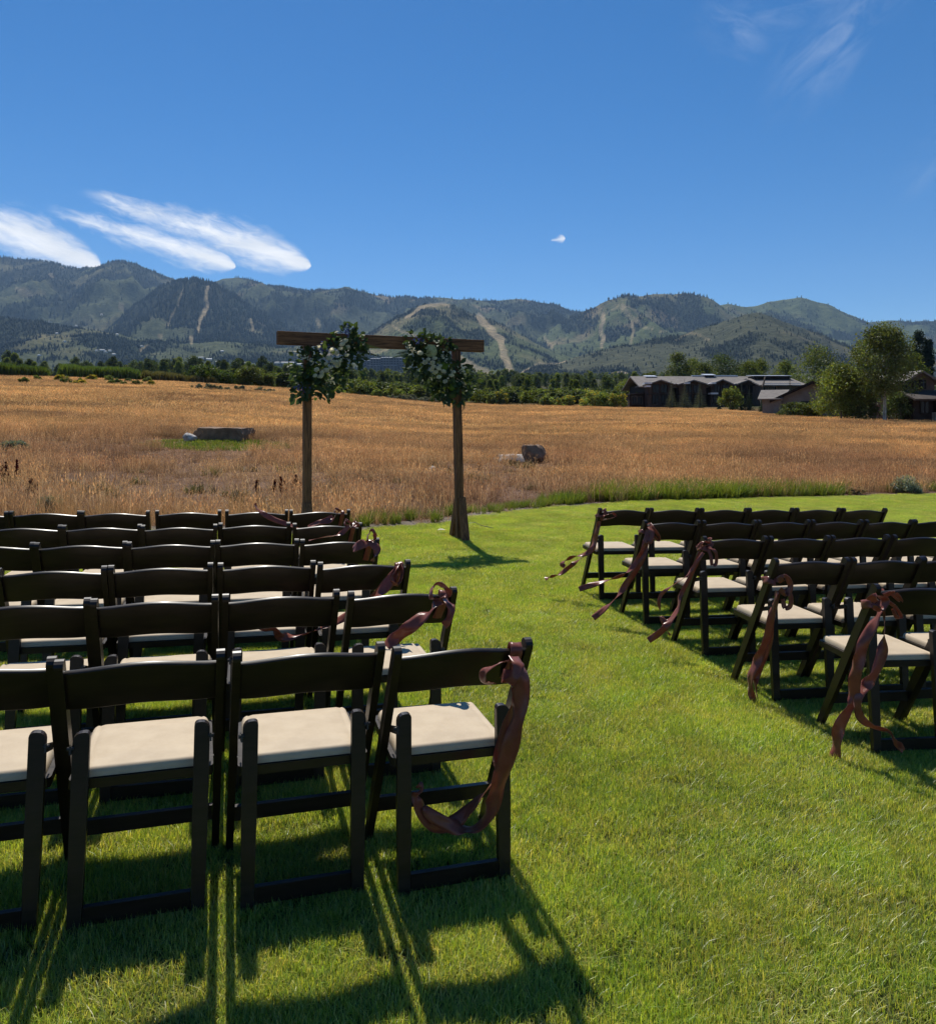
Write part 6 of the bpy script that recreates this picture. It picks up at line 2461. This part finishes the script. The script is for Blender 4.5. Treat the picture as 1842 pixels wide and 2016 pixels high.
def arrangement(name, label, blobs, roses, hyds, blues, sprays, ferns, seed):
    r = np.random.default_rng(seed)
    origin = arr_pt(blobs[0][0], blobs[0][1], .05)
    root = empty(name, origin, 0, label, 'flowers')
    B = [(arr_pt(x, y, .09), q * .2672 / F * 9.2) for x, y, q in blobs]
    wts = np.array([b[1] ** 2 for b in B])
    wts /= wts.sum()

    def rand_leaf(k):
        c, R = B[r.choice(len(B), p=wts)]
        d = r.normal(0, 1, 3) * np.array([1, .62, 1])
        d /= np.linalg.norm(d)
        q = R * (.35 + .75 * r.random() ** .6)
        P = Vector(c) + Vector(d * q * np.array([1, .7, 1])) - origin
        out_ = (Vector(d) * .8 + Vector((r.normal(0, .5), -.45 + r.normal(0, .4), r.normal(0, .5) - .15))).normalized()
        nrm = Vector((r.normal(0, .6), -.6 + r.normal(0, .5), .5 + r.normal(0, .5)))
        xa = out_.cross(nrm)
        if xa.length < .05:
            xa = out_.orthogonal()
        xa.normalize()
        za = xa.cross(out_)
        M3 = Matrix((xa, out_, za)).transposed()
        s_ = .95 + .75 * r.random()
        return Matrix.Translation(P) @ M3.to_4x4() @ Matrix.Scale(s_, 4)
    for k in range(298):
        o = link('leaf', LEAVES[int(r.integers(0, 3))], root)
        o.matrix_local = rand_leaf(k)
    # the rest of the greenery, joined
    Vs, Fs, off = [], [], 0
    for k in range(420):
        lm = LEAVES[int(r.integers(0, 3))]
        mt = rand_leaf(k)
        vs = [tuple(mt @ v.co) for v in lm.vertices]
        Vs += vs
        Fs += [tuple(i + off for i in p.vertices) for p in lm.polygons]
        off += len(vs)
    me = bpy.data.meshes.new('foliage')
    me.from_pydata(Vs, [], Fs)
    me.materials.append(M['arr_leaf'])
    o = link('foliage', me, root)
    o['kind'] = 'stuff'
    for i, (x, y) in enumerate(roses):
        o = link('rose', ROSES[i % 3], root)
        P = arr_pt(x, y, .23 + .03 * r.random()) - origin
        fc = Vector((-.15 + r.normal(0, .3), -1, 1.0 + r.normal(0, .3))).normalized()
        o.matrix_local = Matrix.Translation(P) @ fc.to_track_quat('Z', 'Y').to_matrix().to_4x4() @ Matrix.Scale(1.02 + .25 * r.random(), 4)
    for (x, y, kind) in hyds:
        o = link('hydrangea', HYD_W if kind == 'w' else HYD_G, root)
        o.matrix_local = Matrix.Translation(arr_pt(x, y, .16) - origin) @ Vector((0, -1, .4)).normalized().to_track_quat('Z', 'Y').to_matrix().to_4x4()
    for (x, y) in blues:
        c = arr_pt(x, y, .17) - origin
        cs = np.array([tuple(c)]) + r.normal(0, .032, (34, 3))
        V, Q, C = leaf_cloud(cs, np.full(34, .008), 4, .02, r)
        o = link('blue_blossom', np_mesh('blue_blossom', V, Q, M['blue_petal'], C), root)
        o['kind'] = 'stuff'
    for (xa, ya, xb, yb2) in sprays:
        a, b = arr_pt(xa, ya, .19) - origin, arr_pt(xb, yb2, .20) - origin
        m_ = 26
        tt = r.random(m_)
        cs = np.array([tuple(a + (b - a) * t_) for t_ in tt]) + r.normal(0, .018, (m_, 3))
        V, Q, C = leaf_cloud(cs, np.full(m_, .009), 6, .016, r)
        o = link('white_spray', np_mesh('white_spray', V, Q, M['rose'], C), root)
        o['kind'] = 'stuff'
    for path in ferns:
        P = [arr_pt(x, y, .16) - origin for x, y in path]
        Cc = catmull(P, 6)
        V, Fc = [], []
        for i in range(1, len(Cc)):
            d = Vector(Cc[i] - Cc[i - 1]).normalized()
            sd_ = d.cross(Vector((0, -1, 0))).normalized()
            for s_ in (-1, 1):
                o0 = len(V)
                tip = Vector(Cc[i]) + (sd_ * s_ * .8 + d * .5) * .045 * (1.15 - i / len(Cc))
                V += [tuple(Cc[i - 1]), tuple(Vector(Cc[i])), tuple(tip)]
                Fc.append((o0, o0 + 1, o0 + 2))
        o = link('fern_frond', np_mesh('fern_frond', np.array(V), np.array(Fc), M['arr_leaf']), root)
    return root


arrangement('floral_arrangement', 'white rose and greenery swag on the left side of the arch',
            [(640, 200, 105), (640, 320, 105), (540, 330, 120), (430, 390, 125), (330, 380, 105), (300, 470, 90), (380, 520, 115), (480, 500, 95), (290, 560, 75), (620, 430, 80), (690, 240, 70), (600, 150, 60), (350, 590, 55), (490, 590, 45)],
            [(590, 243), (628, 262), (575, 273), (515, 285), (550, 305), (625, 322), (490, 345), (520, 368), (465, 385), (560, 392), (577, 362), (505, 412), (470, 435), (400, 425), (390, 470), (435, 478), (543, 372), (440, 448), (610, 218)],
            [(360, 437, 'g')], [(618, 135), (285, 556), (445, 270)], [(300, 320, 380, 372), (490, 460, 520, 520), (415, 250, 470, 280)], [[(700, 250), (770, 245), (860, 262)], [(700, 290), (770, 300), (870, 325)], [(690, 340), (750, 330), (790, 350)]], 61)
arrangement('floral_arrangement', 'white rose and hydrangea swag on the right side of the arch',
            [(1140, 215, 80), (1230, 270, 110), (1150, 290, 75), (1330, 250, 70), (1180, 370, 95), (1130, 400, 70), (1290, 420, 120), (1410, 460, 110), (1350, 540, 110), (1460, 500, 90), (1430, 590, 85), (1320, 600, 75), (1520, 470, 55), (1380, 280, 45), (1240, 520, 60)],
            [(1160, 306), (1222, 352), (1252, 374), (1198, 372), (1268, 345), (1245, 430), (1276, 447), (1300, 482), (1346, 512), (1332, 442), (1390, 472), (1406, 445), (1292, 420), (1262, 408), (1310, 400)],
            [(1235, 285, 'w'), (1336, 395, 'g'), (1396, 545, 'g')], [(1150, 200)], [(1050, 222, 1130, 290), (1440, 500, 1500, 540), (1310, 320, 1350, 350), (1450, 410, 1480, 430)], [[(1060, 315), (1010, 320), (950, 335)], [(1070, 290), (1030, 295), (990, 300)], [(1470, 640), (1485, 680), (1475, 720)]], 62)

# ------------------------------------------------------------------ small things on the lawn
p = hit(958, 1050)
st = empty('ground_stake', p, rad(25), 'grey metal stake lying in the grass right of the arch', 'stake')
bm = bmesh.new()
add_prism(bm, [(-.09, .0), (-.075, .018), (.085, .012), (.10, .004), (.085, -.008), (-.075, -.012)], 2, .035, .043)
for v in bm.verts:
    v.co.z += .05 - .25 * v.co.x
link('blade', bm_mesh('blade', bm, M['steel'], False, .001, 1), st)
V, Fc = tube_arrays([(-.09, 0, .115), (-.16, .04, .15), (-.27, .10, .13), (-.36, .16, .07)], [.003, .003, .0025, .002], 6)
link('cord', np_mesh('cord', V, Fc, M['steel']), st)
p = hit(868, 1052)
me = leaf_shape(.11, .05, M['dead_leaf'])
o = link('fallen_leaf', me)
o.location = p + Vector((-.05, 0, .055))
o.rotation_euler = (.1, .15, rad(-80))
tag(o, 'pale dry leaf lying on the lawn left of the arch foot', 'leaf')

# ------------------------------------------------------------------ air
HAZE = 4.4e-5
m, t, out = new_mat('haze_air')
pv = t.node('ShaderNodeVolumePrincipled')
pv.inputs['Color'].default_value = (.42, .66, 1.0, 1)
pv.inputs['Density'].default_value = HAZE
pv.inputs['Anisotropy'].default_value = .1
t.l.new(pv.outputs[0], out.inputs['Volume'])
bm = bmesh.new()
add_box(bm, -7500, 7500, -7000, 7600, -3, 1520)
o = link('haze', bm_mesh('haze', bm, m))
tag(o, 'thin blue summer air between the lawn and the mountains', None, None, 'stuff')
